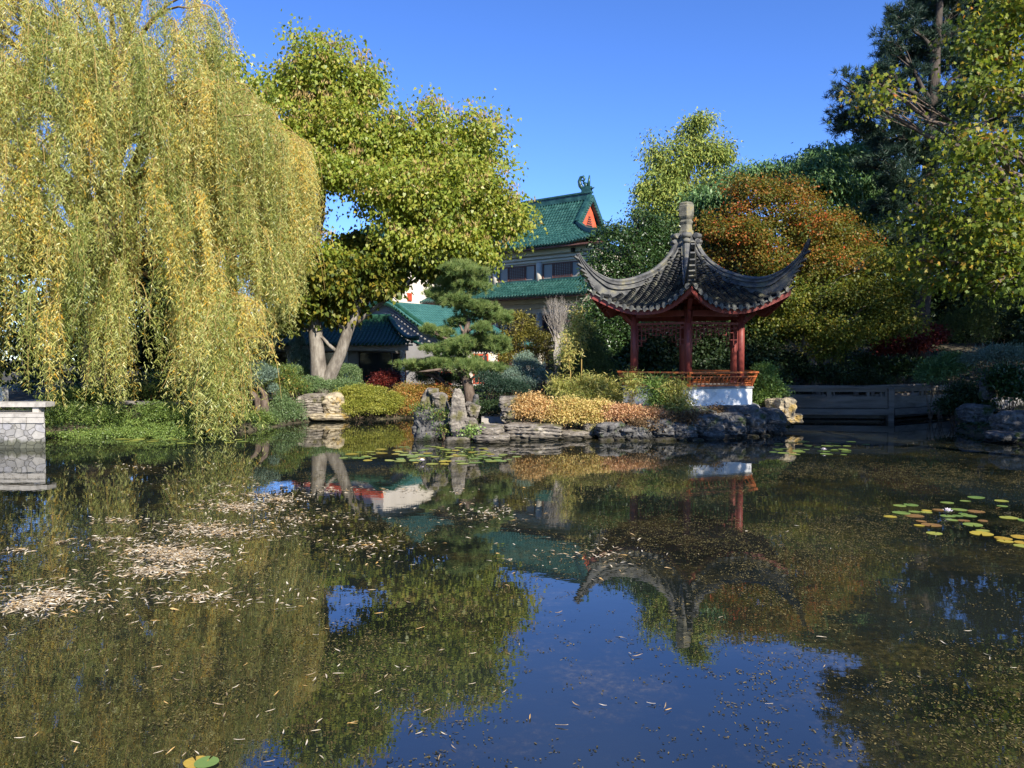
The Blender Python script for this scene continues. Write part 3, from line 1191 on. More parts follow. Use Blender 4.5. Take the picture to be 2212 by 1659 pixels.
# white wing projecting from the hall
wg = MB()
wg.box(14.5, 25, .004, 5.4, .3, 9.2)
wo_ = wg.build('wing_wall', M['warm_white'], hall)
lo_ = MB()
lo_.box(14.42, 14.498, 2.55, 2.95, 6.45, 7.05)
for i in range(6):
    lo_.box(14.36, 14.42, 2.57, 2.93, 6.5 + .09 * i, 6.55 + .09 * i)
lo_.build('louvre', M['red_paint'], wo_)
yw, zw = prof_fn([0, .35, .7, 1.0], [12.6, 11.0, 9.95, 9.35])
ribbed('wing_roof', hall, M['tile_green'], lambda a, t: Vector((19.5 - 5.9 * yw(t), a, zw(t))),
       lambda a: 0.0 if a < 2.2 else min(.97, max(0, (a - 2.2) / 4.1) ** 1.0), [-.2 + .245 * i for i in range(26)], (0, 1, 0), .072, .3)
ribbed('wing_front_roof', hall, M['tile_green'], lambda a, t: Vector((a, 2.2 + 4.1 * yw(t), zw(t))),
       lambda a: min(.97, abs(a - 19.5) / 6.0), [13.8 + .245 * i for i in range(46)], (1, 0, 0), .072, .3)
for i in range(3):
    window(15.4 + 3.1 * i, 17.6 + 3.1 * i, 5.2, 6.9, 5.42, 'wide')
    window(15.4 + 3.1 * i, 17.6 + 3.1 * i, 2.0, 3.8, 5.42, 'wide')
bnd = MB()
bnd.box(14.44, 25, 5.402, 5.62, 7.35, 7.75)
bnd.build('red_band', M['red_paint'], hall)

# ================================================================== side hall with sloping gable
shl = empty('side_hall', (-7.65, 46, 0), 'low side hall with a curved grey gable wall under teal roof tiles, beside the gallery', 'building',
            rz=math.atan2(-.62, .785))
# local x to the right and nearer, local y away from the camera
zs_x = [0, .55, 1.2, 2.6, 4.3, 6.6]
zs_z = [5.55, 5.50, 5.25, 4.45, 3.62, 3.0]
ys_, zs_ = prof_fn(zs_x, zs_z)
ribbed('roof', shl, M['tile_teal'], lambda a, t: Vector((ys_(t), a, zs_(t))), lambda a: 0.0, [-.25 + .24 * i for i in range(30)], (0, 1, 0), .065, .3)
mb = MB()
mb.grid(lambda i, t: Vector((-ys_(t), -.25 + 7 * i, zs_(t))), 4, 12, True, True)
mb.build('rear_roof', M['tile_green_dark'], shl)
gw = MB()
top = [(ys_(t), 0, zs_(t) - .12) for t in np.linspace(0, .90, 14)]
poly = [(-5.6, 0, .3), (6.0, 0, .3)] + top[::-1] + [(-x, 0, z) for x, _, z in top[1:]]
gw.prism(poly, (0, .3, 0))
gw.build('gable_wall', M['grey_wall'], shl)
sw = MB()
sw.box(5.7, 6.0, .302, 7, .3, 3.05)
so_ = sw.build('side_wall', M['warm_white'], shl)
cpv = MB()
for sgn in (1, -1):
    for t in np.linspace(.01, .99, 30):
        p = Vector((sgn * ys_(t), -.02, zs_(t) - .02))
        cpv.tube([p, p + Vector((0, -.34, -.06))], [.085, .085], 7)
    pts = [Vector((sgn * ys_(t), -.1, zs_(t) + .1)) for t in np.linspace(0, 1, 13)]
    cpv.tube(pts, [.12] * 13, 7)
cpv.build('coping', M['tile_green_dark'], shl)
st = MB()
for k in range(3):
    pts = [Vector((ys_(t), -.03 - .03 * k, zs_(t) - .30 - .16 * k)) for t in np.linspace(.1, .97, 12)]
    for a, c in zip(pts[:-1], pts[1:]):
        st.bar(a, c, .06 + .02 * (2 - k), .08)
st.build('moulding', M['grey_wall'], shl)
for y in (1.2, 3.4):
    fr = MB()
    for i in range(4):
        fr.box(6.002, 6.07, y + .4 * i, y + .4 * i + .08, .8, 2.5)
    for i in range(4):
        fr.box(6.002, 6.06, y + .08, y + 1.2, .8 + .53 * i, .86 + .53 * i)
    wo = fr.build('window', M['red_paint'], shl)
    g = MB()
    g.box(6.001, 6.02, y, y + 1.25, .8, 2.5)
    g.build('pane', M['window_glass'], wo)
for x in (4.35, 5.05):
    fr = MB()
    fr.box(x, x + .06, -.06, -.002, .5, 1.5)
    fr.box(x + .34, x + .40, -.06, -.002, .5, 1.5)
    for i in range(4):
        fr.box(x + .06, x + .34, -.05, -.002, .5 + .31 * i, .56 + .31 * i)
    fr.build('window', M['red_paint'], shl)

# ================================================================== waterside gallery
gal = empty('garden_gallery', (-10, 40, 0), 'long low gallery with dark green tile roof and round grey columns behind the forked tree', 'building')
yg, zg = prof_fn([2.6, 1.6, .6, -.4, -.9], [4.35, 3.80, 3.35, 3.03, 2.92])   # local y: + away
XR = 5.0
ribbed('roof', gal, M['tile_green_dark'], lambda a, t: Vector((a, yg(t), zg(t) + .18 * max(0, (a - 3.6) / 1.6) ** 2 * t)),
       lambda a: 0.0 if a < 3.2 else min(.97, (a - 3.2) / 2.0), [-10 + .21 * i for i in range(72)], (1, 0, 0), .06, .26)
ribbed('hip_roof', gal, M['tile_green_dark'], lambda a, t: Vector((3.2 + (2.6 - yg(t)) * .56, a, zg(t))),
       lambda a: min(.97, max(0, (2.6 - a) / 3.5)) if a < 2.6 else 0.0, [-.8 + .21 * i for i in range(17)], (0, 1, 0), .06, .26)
rg = MB()
rg.box(-10, 3.3, 2.48, 2.72, 4.3, 4.55)
rg.tube([(-10, 2.6, 4.58), (3.3, 2.6, 4.58)], [.09, .09], 8)
pts = [Vector((3.2 + 2.0 * t, yg(t), zg(t) + .16 + .18 * t * t)) for t in np.linspace(0, 1, 9)]
rg.tube(pts, [.13] * 9, 8)
rg.build('roof_ridge', M['tile_green_dark'], gal)
bmx = MB()
bmx.box(-10, 4.6, -.10, .12, 2.62, 2.90)
bmx.box(-10, 4.9, -.55, -.45, 2.86, 2.95)
bmx.build('beam', M['grey_wall'], gal)
bw = MB()
bw.box(-10, 4.2, 1.8, 2.0, .4, 3.4)
bw.build('wall', M['grey_wall'], gal)
fl = MB()
fl.box(-10, 4.8, -.4, 1.8, .3, .66)
fl.build('floor_slab', M['grey_stone'], gal)
for x in (-9.0, -6.9, -4.0, -1.6, 1.35, 4.30):
    c = MB()
    c.lathe([(.16, .66), (.16, .76), (.12, .80), (.12, 2.45), (.15, 2.5), (.15, 2.62)], 16, (x, .02), 0, True)
    c.build('column', M['cast_stone'], gal)
for x in (-8.6, -6.3, -3.4, -.9, 1.7):
    window(x, x + 1.75, .9, 2.55, 1.74 - .09, 'wide', gal)
for x in (3.55,):
    window(x, x + .7, .9, 2.5, 1.74 - .09, 'wide', gal)

# ================================================================== bridge
by = 27.4
bl, bmid, brr = P(1703, 850, by + .4), P(1918, 850, by), P(2075, 850, by + 2.6)
brd = empty('zigzag_bridge', (bmid.x, bmid.y, 0), 'low weathered zigzag footbridge with boarded panels, on the shaded water', 'bridge')


def L2(p):
    return Vector((p.x - bmid.x, p.y - bmid.y, 0))


seg_ = [(L2(bl), Vector((0, 0, 0))), (Vector((.14, .02, 0)), L2(brr))]
for a, c in seg_:
    d = (c - a).normalized()
    nrm = Vector((d.y, -d.x, 0))
    dk = MB()
    dk.bar(a + Vector((0, 0, .30)), c + Vector((0, 0, .30)), .3, .22)
    dk.bar(a + Vector((0, 0, .53)) - nrm * .7, c + Vector((0, 0, .53)) - nrm * .7, 1.5, .10)
    dk.bar(a + Vector((0, 0, .10)) - nrm * .5, c + Vector((0, 0, .10)) - nrm * .5, .25, .12)
    dk.build('deck', M['bridge_wood'], brd)
    for off in (0, -1.4):
        pn = MB()
        o_ = nrm * off
        pn.bar(a + o_ + Vector((0, 0, .715)), c + o_ + Vector((0, 0, .715)), .09, .27)
        pn.bar(a + o_ + Vector((0, 0, .50)) + nrm * .02, c + o_ + Vector((0, 0, .50)) + nrm * .02, .10, .13)
        pn.bar(a + o_ + Vector((0, 0, 1.07)), c + o_ + Vector((0, 0, 1.07)), .10, .11)
        for fr_, w_ in ((.02, .12), (.41, .16), (.46, .05), (.80, .10), (.93, .05), (.985, .12)):
            p = a.lerp(c, fr_) + o_
            q0, q1 = p - d * w_ / 2, p + d * w_ / 2
            pn.bar(q0 + Vector((0, 0, .93)) - nrm * .003, q1 + Vector((0, 0, .93)) - nrm * .003, .08, .17)
        pn.build('railing', M['bridge_wood'], brd)
        cp_ = MB()
        cp_.bar(a + o_ + Vector((0, 0, 1.165)), c + o_ + Vector((0, 0, 1.165)), .22, .06)
        cp_.build('handrail', M['bridge_wood'], brd)
for p in (Vector((.07, -.03, 0)), L2(bl) + Vector((-.1, 0, 0)), L2(brr)):
    ps = MB()
    ps.box(p.x - .10, p.x + .10, p.y - .10, p.y + .10, -.9, 1.13)
    ps.build('post', M['bridge_wood'], brd)

# ================================================================== left stone terrace wall
m, nt, b = new_mat('rubble_stone_wall')
tc = nt.nodes.new('ShaderNodeTexCoord')
mp = nt.nodes.new('ShaderNodeMapping')
mp.inputs['Scale'].default_value = (1, 0.001, 1.25)
nt.links.new(tc.outputs['Object'], mp.inputs['Vector'])
ns_ = nt.nodes.new('ShaderNodeTexNoise')
ns_.inputs['Scale'].default_value = 3.0
nt.links.new(mp.outputs[0], ns_.inputs['Vector'])
mxv = nt.nodes.new('ShaderNodeMix')
mxv.data_type = 'VECTOR'
mxv.inputs[0].default_value = .10
nt.links.new(mp.outputs[0], mxv.inputs[4])
nt.links.new(ns_.outputs['Color'], mxv.inputs[5])
vo = nt.nodes.new('ShaderNodeTexVoronoi')
vo.feature = 'DISTANCE_TO_EDGE'
vo.inputs['Scale'].default_value = 5.2
nt.links.new(mxv.outputs[1], vo.inputs['Vector'])
vc = nt.nodes.new('ShaderNodeTexVoronoi')
vc.inputs['Scale'].default_value = 5.2
nt.links.new(mxv.outputs[1], vc.inputs['Vector'])
sep = nt.nodes.new('ShaderNodeSeparateColor')
nt.links.new(vc.outputs['Color'], sep.inputs[0])
rc = ramp(nt, [(.19, .185, .18), (.37, .35, .31), (.27, .265, .275)], [0, .5, 1])
nt.links.new(sep.outputs[0], rc.inputs['Fac'])
rm = ramp(nt, [(0, 0, 0), (1, 1, 1)], [.02, .045])
nt.links.new(vo.outputs['Distance'], rm.inputs['Fac'])
nz = nt.nodes.new('ShaderNodeTexNoise')
nz.inputs['Scale'].default_value = 8
nz.inputs['Detail'].default_value = 8
nt.links.new(tc.outputs['Object'], nz.inputs['Vector'])
rz_ = ramp(nt, [(.72, .72, .72), (1.05, 1.05, 1.05)], [.3, .7])
nt.links.new(nz.outputs['Fac'], rz_.inputs['Fac'])
mm_ = nt.nodes.new('ShaderNodeMix')
mm_.data_type = 'RGBA'
mm_.blend_type = 'MULTIPLY'
mm_.inputs[0].default_value = 1
nt.links.new(rc.outputs['Color'], mm_.inputs[6])
nt.links.new(rz_.outputs['Color'], mm_.inputs[7])
m2 = nt.nodes.new('ShaderNodeMix')
m2.data_type = 'RGBA'
nt.links.new(rm.outputs['Color'], m2.inputs[0])
m2.inputs[6].default_value = (.20, .19, .17, 1)
nt.links.new(mm_.outputs[2], m2.inputs[7])
ge = nt.nodes.new('ShaderNodeNewGeometry')
sx = nt.nodes.new('ShaderNodeSeparateXYZ')
nt.links.new(ge.outputs['Position'], sx.inputs[0])
wn = nt.nodes.new('ShaderNodeMath')
wn.operation = 'MULTIPLY_ADD'
wn.inputs[1].default_value = -.3
nt.links.new(nz.outputs['Fac'], wn.inputs[0])
nt.links.new(sx.outputs['Z'], wn.inputs[2])
wr = ramp(nt, [(.30, .32, .24), (1, 1, 1)], [-.0, .10])
nt.links.new(wn.outputs[0], wr.inputs['Fac'])
wm = nt.nodes.new('ShaderNodeMix')
wm.data_type = 'RGBA'
wm.blend_type = 'MULTIPLY'
wm.inputs[0].default_value = 1
nt.links.new(m2.outputs[2], wm.inputs[6])
nt.links.new(wr.outputs['Color'], wm.inputs[7])
nt.links.new(wm.outputs[2], b.inputs['Base Color'])
b.inputs['Roughness'].default_value = .85
bp = nt.nodes.new('ShaderNodeBump')
bp.inputs['Distance'].default_value = .03
nt.links.new(rm.outputs['Color'], bp.inputs['Height'])
nt.links.new(bp.outputs[0], b.inputs['Normal'])
M['rubble'] = m
cr = G(98, 968)
tw = empty('stone_terrace_wall', (cr.x, cr.y, 0), 'pale rubble stone wall with slab coping rising from the pond', 'wall')
mb = MB()
mb.prism([(-6, 0, -.6), (0, 0, -.6), (-1.25, 2.0, -.6), (-6, 2.0, -.6)], (0, 0, 1.36))
mb.build('wall', M['rubble'], tw)
mb = MB()
x = -6.0
rs = random.Random(3)
while x < -.05:
    x1 = min(0.0, x + rs.uniform(.5, .8))
    mb.box(x + .008, x1 - .008, -.035, -.002, .62, .758)
    x = x1
mb.build('course', M['coping_stone'], tw)
mb = MB()
mb.prism([(-6.05, -.05, .765), (.015, -.05, .765), (-.75, 1.2, .765), (-6.05, 1.2, .765)], (0, 0, .085))
mb.build('coping', M['coping_stone'], tw)
bn = empty('stone_bench', (cr.x - 1.2, cr.y + .5, .85), 'pale slab bench rail above the rubble stone wall', 'bench')
mb = MB()
mb.box(-5, .98, -.1, .30, .14, .26)
mb.build('slab', M['coping_stone'], bn)
for x in (-2.2, -.8, .6):
    mb = MB()
    mb.box(x, x + .16, -.02, .22, 0, .138)
    mb.build('leg', M['coping_stone'], bn)
wp = P(-40, 850, 27)
mb = MB()
mb.box(-5, .75, 0, .3, .3, 1.2)
o = mb.build('plaster_wall', M['white_plaster'], None)
o.location = (wp.x, wp.y, 0)
tag(o, 'white plaster garden wall glimpsed below the willow fronds, behind the stone bench', 'wall')

# ================================================================== rocks
def rock(name, u, v, hw, hh, Y, seed, label, mat='rock', dr=None, rough=.28, strata=.0, block=.5, lean=0.0, taper=0.0, group=None, hole=False):
    c = P(u, v, Y)
    s = Y / F
    rx, rz = hw * s, hh * s
    ry = dr if dr else max(rx * .8, .25)
    import bmesh
    bm = bmesh.new()
    bmesh.ops.create_icosphere(bm, subdivisions=5 if hw * hh > 500 else 4, radius=1)
    off = Vector((seed * 3.17, seed * 1.31, seed * 2.7))
    for vv in bm.verts:
        d = vv.co.normalized()
        # superquadric blockiness
        k = (abs(d.x) ** (2 / (1 - block)) + abs(d.y) ** (2 / (1 - block)) + abs(d.z) ** (2 / (1 - block))) ** (-(1 - block) / 2) if block < .9 else 1
        p = d * k
        w3 = Vector((p.x * rx, p.y * ry, p.z * rz))
        sc3 = 1.0 / max(.22, (rx * ry * rz) ** (1 / 3))
        n1 = mnoise.fractal(w3 * sc3 * 1.1 + off, 1.0, 2.0, 5)
        n2 = mnoise.ridged_multi_fractal(w3 * sc3 * 1.7 + off * 1.7, .9, 2.1, 4, 1.0, 2.0) - 1.1
        n3 = mnoise.cell(w3 * sc3 * 1.3 + off) - .5
        st_ = 0.0
        if strata:
            zz = (w3.z / .09 + .8 * mnoise.noise(w3 * 2 + off))
            st_ = strata * (abs((zz % 1.0) - .5) * 2 - .5)
        f_ = 1 + rough * (.55 * n1 - .28 * n2 + .22 * n3) + st_
        q = Vector((p.x * rx * f_, p.y * ry * f_, p.z * rz * (1 + rough * .4 * n1)))
        tt = (q.z / rz + 1) / 2
        q.x *= 1 - taper * tt
        q.y *= 1 - taper * tt
        q.x += lean * (tt - .5) * rz
        vv.co = q
    me = bpy.data.meshes.new(name)
    bm.to_mesh(me)
    bm.free()
    o = link(me, name, M[mat])
    o.location = c
    return tag(o, label, 'rock', group)


Rk = 'island rocks at the waterline'
rock('standing_rock', 990, 895, 25, 56, 20.4, 1, 'tall upright pale slab of rock standing at the island tip', rough=.34, block=.35, taper=.5, dr=.24, lean=-.08)
rock('rock', 988, 955, 27, 11, 20.1, 2, 'squat pale foot block under the tall upright slab', strata=.05, group=Rk)
rock('hollow_rock', 935, 918, 40, 46, 21.2, 3, 'big dark hollow weathered rock at the island tip', 'rock_dark', rough=.5, dr=.6)
rock('rock', 918, 948, 20, 12, 20.6, 33, 'dark low rock at the island tip, leftmost at the waterline', 'rock_dark', rough=.5, block=.3, group=Rk)
rock('rock', 922, 864, 17, 26, 21.1, 4, 'pale leaning rock with lit face on top of the hollow rock', lean=.4, taper=.5, rough=.4, block=.3, dr=.3)
rock('rock', 951, 868, 17, 20, 21.0, 5, 'pale rounded rock beside the tall slab, atop the hollow rock', lean=-.3, rough=.35, dr=.3)
rock('rock', 936, 846, 12, 8, 21.0, 55, 'small pale rock bridging the gap on top of the hollow rock', rough=.3, dr=.2)
rock('knobby_rock', 1017, 888, 17, 20, 20.7, 6, 'knobbly pitted rock leaning on the tall slab', rough=.75, dr=.35, block=.2)
rock('rock', 1015, 925, 15, 24, 20.5, 7, 'grey broken rock below the knobbly pitted one', rough=.45, strata=.05, dr=.35)
rock('flat_rock', 1058, 927, 31, 9, 20.9, 8, 'upper flat pale landing slab beside the tall upright rock', rough=.2, strata=.04, dr=.8, block=.6)
rock('flat_rock', 1062, 944, 39, 9, 20.6, 9, 'lower flat pale landing slab at the waterline', rough=.22, strata=.04, dr=.8, block=.6)
rock('rock', 1104, 869, 26, 14, 22.6, 10, 'square layered block below the orange shrubs', strata=.06, block=.65, rough=.2)
rock('rock', 1118, 893, 24, 15, 22.4, 11, 'dark supporting block under the square layered block', 'rock_dark', block=.6)
rock('knobby_rock', 1096, 896, 18, 14, 21.6, 12, 'small pierced knobbly rock on the landing ledge', rough=.8, block=.1, dr=.3)
rock('ledge_rock', 1150, 930, 60, 17, 21.5, 13, 'long layered ledge of rock under the orange shrubs', strata=.07, block=.6, rough=.28, dr=.9)
rock('ledge_rock', 1232, 938, 42, 11, 21.6, 14, 'thin layered ledge right of the long ledge, at the waterline', strata=.07, block=.6, rough=.3, dr=.7)
rock('rock', 1274, 926, 15, 15, 21.4, 15, 'rounded grey rock with a hanging creeper in front', rough=.3)
dk = [(1320, 930, 34, 20, 21.3), (1372, 936, 32, 18, 21.2), (1420, 926, 34, 24, 21.3), (1470, 932, 32, 20, 21.2), (1520, 922, 34, 28, 21.4),
      (1572, 922, 34, 30, 21.8), (1618, 915, 30, 36, 22.3), (1660, 916, 30, 34, 22.8), (1500, 898, 40, 18, 22.0), (1590, 893, 38, 16, 22.6), (1440, 905, 34, 14, 22.0)]
where = ['under the pink shrub, first of the shaded row', 'second of the shaded row', 'third of the shaded row', 'below the dry brown shrub', 'just left of the white base corner',
         'under the front of the white base', 'under the right half of the white base', 'at the right end of the shaded row', 'tucked in the dry brown shrub', 'against the plinth of the pavilion', 'behind the shaded row under the bamboo']
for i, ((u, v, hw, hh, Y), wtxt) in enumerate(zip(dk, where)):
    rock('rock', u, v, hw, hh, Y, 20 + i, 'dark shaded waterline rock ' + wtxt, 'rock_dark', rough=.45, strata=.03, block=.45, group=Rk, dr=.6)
rs = random.Random(11)
for i in range(13):
    u = 1310 + i * 28 + rs.uniform(-6, 6)
    rock('pebble_rock', u, 952 - max(0, (u - 1560)) * .11 + rs.uniform(-2, 2), rs.uniform(9, 17), rs.uniform(5, 9), 20.7 + max(0, u - 1500) * .008, 60 + i,
         'small grey stone along the waterline below the shaded rocks', 'rock', rough=.3, group='small waterline stones', dr=.18)
rock('rock', 1698, 884, 20, 24, 24.0, 80, 'sunlit buff rock at the far tip beside the bridge', 'rock_yellow', rough=.45, strata=.06)
rock('rock', 1712, 904, 22, 10, 24.0, 81, 'low sunlit buff rock at the waterline beside the bridge', 'rock_yellow', rough=.4, strata=.06)
rock('rock', 1674, 872, 18, 12, 24.4, 82, 'buff rock below the fresh green shrub', 'rock_yellow', rough=.4)
rock('standing_rock', 1028, 872, 9, 20, 24.0, 83, 'small dark standing stone behind the landing slab', 'rock_dark', rough=.3, taper=.3)
rock('layered_rock', 676, 878, 30, 26, 27.6, 84, 'broad layered grey rock below the forked tree', 'rock', strata=.10, block=.65, rough=.26, dr=.6)
rock('layered_rock', 723, 874, 20, 24, 27.4, 85, 'yellowish stacked rock beside the golden shrub', 'rock_yellow', strata=.12, block=.5, rough=.4, dr=.5)
rock('layered_rock', 708, 900, 46, 8, 27.2, 86, 'low flat layered rock at the waterline below the forked tree', 'rock_yellow', strata=.06, block=.5, rough=.3, dr=.5)
rock('bank_rock', 2190, 918, 46, 30, 20.9, 87, 'grey mossy rock on the shaded bank under the dark shrubs', 'rock_dark', rough=.4, block=.4)
rock('bank_rock', 2170, 944, 44, 12, 20.3, 88, 'low ledge rock at the foot of the mossy bank rock', 'rock_dark', rough=.35, block=.5, strata=.04)
rock('bank_rock', 2105, 895, 32, 22, 24.5, 89, 'dark layered rock beside the end of the bridge', 'rock_dark', rough=.35, strata=.05)
rock('standing_rock', 2132, 835, 15, 28, 24.5, 90, 'dark upright rock beside the stone steps', 'rock_dark', rough=.3, taper=.3)
rock('pointed_rock', 1874, 745, 22, 36, 36, 91, 'dark pointed rock on the shaded slope', 'rock_dark', rough=.3, taper=.55)
rock('bank_rock', 500, 925, 26, 10, 24.2, 92, 'low dark stone between the hedge and spreading shrubs', 'rock_dark', rough=.3)
# stone steps on the right bank
stp = empty('stone_steps', P(2190, 850, 27), 'grey stone steps climbing the shaded bank', 'steps')
for i in range(4):
    mb = MB()
    mb.box(-.75, 1.6, .45 * i, .45 * i + .6, -.9 + .17 * i, -.74 + .17 * i + (.0))
    mb.build('step', M['grey_stone'], stp)

# ================================================================== trees
def gz(x, y):
    return float(ground_z(x, y)[0])


# ---- weeping willow
R = np.random.default_rng(21)
wb = Vector((-14.8, 27.4, 0))
wb.z = gz(wb.x, wb.y)
wil = empty('weeping_willow', wb, 'huge weeping willow with yellowing fronds hanging over the hedge and the pond', 'tree')
trk = MB()
tr = [wb + Vector((0, 0, -.3)), wb + Vector((.1, 0, 2.0)), wb + Vector((.25, .1, 4.2)), wb + Vector((.5, 0, 6.6)), wb + Vector((.7, -.1, 9.0)), wb + Vector((.9, 0, 11.4)), wb + Vector((1.2, .1, 13.6))]
trk.tube(tr, [.60, .50, .44, .37, .29, .20, .10], 12)
tips = []
WR = 8.0


def dome_z(r):
    return 16.9 - 6.8 * (r / WR) ** 1.9


for i in range(1040):
    th = R.uniform(-math.pi, math.pi) if i % 4 == 0 else R.uniform(-2.7, .55)
    r_ = WR * R.uniform(.22, 1.0) ** .55
    zt = dome_z(r_)
    drop = 0 if i % 4 == 0 else R.uniform(0, 1) ** 1.05 * max(0.0, zt - 3.4)
    zt -= drop
    p = Vector((wb.x + r_ * math.cos(th), wb.y + r_ * math.sin(th) * .95, zt))
    u_ = CX + F * p.x / p.y
    if u_ > 640 or (u_ > 500 and zt < np.interp(u_, [500, 540, 600, 650, 690], [2.6, 4.2, 5.4, 7.0, 8.6])):
        continue
    if u_ > 385:
        zcap = P(u_, np.interp(u_, [385, 430, 445, 473, 559, 645, 690], [-60, 0, 120, 165, 245, 320, 380]), p.y).z
        if p.z > zcap:
            p.z = zt = zcap - .25 * R.uniform()
    vv_ = CY - F * ((p.z - H) / p.y) - 54
    if -60 < u_ < 110 and 470 < vv_ < 640 and p.y < 26 and R.uniform() < .6:
        continue          # an open pocket that shows the inner branches
    if math.sin(u_ * .021 + 2.0) * math.sin(vv_ * .017 + u_ * .006) > .62 and R.uniform() < .7:
        continue
    tips.append((p, th, r_, zt))
for _ in range(34):      # the low lobe that trails to the water at the right front
    Yl = R.uniform(20.2, 23.0)
    ul = 468 + R.normal() * 26
    p = P(ul, R.uniform(600, 850), Yl)
    tips.append((p, -1.3 + R.normal() * .4, -1.0, p.z))
brm = MB()
for kk, (p, th, r_, zt) in enumerate(tips):
    if r_ < 0 or kk % 4:
        continue
    j = min(len(tr) - 1, max(2, int((zt - 2.0) / 2.2)))
    a = tr[j]
    mid = a.lerp(p, .55) + Vector((0, 0, .9 + .1 * r_))
    pts = [a * (1 - t) ** 2 + mid * 2 * t * (1 - t) + p * t * t for t in np.linspace(0, 1, 8)]
    brm.tube(pts, [.085 * (1 - .85 * t) + .010 for t in np.linspace(0, 1, 8)], 6)
trk.build('trunk', M['bark_brown'], wil, True)
brm.build('branches', M['bark_gold'], wil, True)

pos, dr_, nr_, rn = [], [], [], []
tw = MB()
nst = 0
for (p, th, r_, zt) in tips:
    out = Vector((math.cos(th), math.sin(th) * .95, 0))
    hue = R.uniform(0, 1)
    # a main twig arches out and down from the limb; strands hang from along it
    azt = th + R.normal() * .45
    ot = np.array([math.cos(azt), math.sin(azt), 0])
    TL = R.uniform(.5, 1.9)
    tt = np.linspace(0, 1, 9)
    rise = R.uniform(.05, .35)
    tw_c = np.array(p)[None] + ot[None] * (TL * (1 - np.exp(-2.2 * tt)) * .9)[:, None] + np.array([0, 0, 1.0])[None] * (rise * np.sin(tt * 3.14) - TL * .9 * tt ** 1.9)[:, None]
    tw.tube([q for q in tw_c], [.016 * (1 - .7 * t_) for t_ in tt], 4, False)
    for s_ in range(int(R.integers(7, 15))):
        kq = R.uniform(.1, 1.0) * 8
        k0 = min(7, int(kq))
        st_ = Vector(tw_c[k0] * (1 - kq + k0) + tw_c[k0 + 1] * (kq - k0)) + Vector((R.normal() * .07, R.normal() * .07, R.normal() * .05))
        azi = azt + R.normal() * .8
        o2 = np.array([math.cos(azi), math.sin(azi), 0])
        u_ = CX + F * st_.x / st_.y
        if u_ > 676:
            continue
        zlow = float(np.interp(u_, [-100, 380, 430, 462, 505, 545, 600, 645, 690], [1.35, 1.15, .45, .05, .8, 2.8, 3.6, 4.7, 7.8])) + R.normal() * .42
        zlow = max(zlow, .12)
        Lm = R.uniform(.7, 2.6) if R.uniform() < .75 else R.uniform(2.4, 4.4)
        Lm = min(Lm, max(.35, st_.z - zlow))
        n_ = max(5, int(Lm / .052))
        t = np.linspace(0, 1, n_)
        reach = R.uniform(.05, .5)
        base = np.array(st_)[None] + o2[None] * (reach * (1 - np.exp(-3.0 * t)))[:, None]
        sway = R.normal(size=2) * .12
        base[:, 0] += sway[0] * np.sin(t * 4 + hue * 6) * t
        base[:, 1] += sway[1] * np.sin(t * 5) * t
        base[:, 2] += .2 * reach * np.sin(np.minimum(t * 6, math.pi)) - Lm * t ** 1.1
        if nst % 3 == 0:
            ks = list(range(0, n_, max(1, n_ // 6)))
            tw.tube([base[k] for k in ks], [.0085 * (1 - .6 * k / n_) for k in ks], 3, False)
        nst += 1
        for rep in range(2):
            m_ = len(base)
            j = base + R.normal(size=(m_, 3)) * .05
            ang = R.uniform(0, 6.28, m_)
            d = np.stack([np.cos(ang) * .8, np.sin(ang) * .8, -np.abs(R.normal(size=m_)) * .6 - .35], 1)
            pos.append(j)
            dr_.append(d)
            nr_.append(R.normal(size=(m_, 3)) * .6 + np.array([0.3, -.6, .5]))
            rn.append(np.clip(.05 + .68 * hue ** 1.3 + R.normal(size=m_) * .15 + (R.uniform(size=m_) < .06) * .4, 0, 1))
pos = np.concatenate(pos)
m_ = len(pos)
leaves('crown', pos, np.concatenate(dr_), np.concatenate(nr_), .15 * R.uniform(.4, 1.3, m_), .022 * R.uniform(.6, 1.3, m_), np.concatenate(rn), LM['willow'], wil, 'lance', .3)
tw.build('twigs', M['twig_gold'], wil, True)
print('willow leaves', m_)

# ---- forked broadleaf tree, centre left
R = np.random.default_rng(22)
TY = 31.0
tb = P(700, 835, TY)
tb.z = gz(tb.x, tb.y)
tul = empty('forked_broadleaf_tree', tb, 'tall forked tree with pale trunks and yellow green leaves in front of the low gallery', 'tree')
tc1 = [cl(700, 150, 80, 75, TY), cl(625, 185, 42, 65, TY), cl(790, 190, 48, 65, TY), cl(650, 290, 80, 80, TY), cl(765, 285, 85, 85, TY - .5), cl(865, 320, 70, 75, TY),
       cl(940, 300, 55, 75, TY), cl(1030, 300, 58, 65, TY + .5), cl(610, 400, 55, 70, TY), cl(720, 375, 75, 55, TY - 1), cl(840, 415, 90, 60, TY - 1.2), cl(945, 420, 90, 85, TY - 1),
       cl(1045, 415, 62, 75, TY), cl(1095, 475, 52, 58, TY), cl(985, 515, 85, 55, TY - .6), cl(880, 525, 75, 48, TY - .5), cl(1045, 555, 30, 38, TY - .3), cl(610, 530, 55, 55, TY - .5),
       cl(700, 545, 28, 45, TY - 1.2), cl(615, 625, 50, 42, TY - 1.0), cl(935, 232, 9, 34, TY), cl(800, 350, 70, 60, TY + .8), cl(900, 400, 80, 80, TY + 1), cl(700, 230, 70, 70, TY + 1), cl(1000, 450, 70, 70, TY + 1), cl(920, 480, 80, 60, TY + .6), cl(640, 460, 50, 40, TY + .4), cl(1000, 360, 60, 60, TY), cl(600, 590, 60, 40, TY - .5), cl(640, 350, 50, 60, TY - .6)]
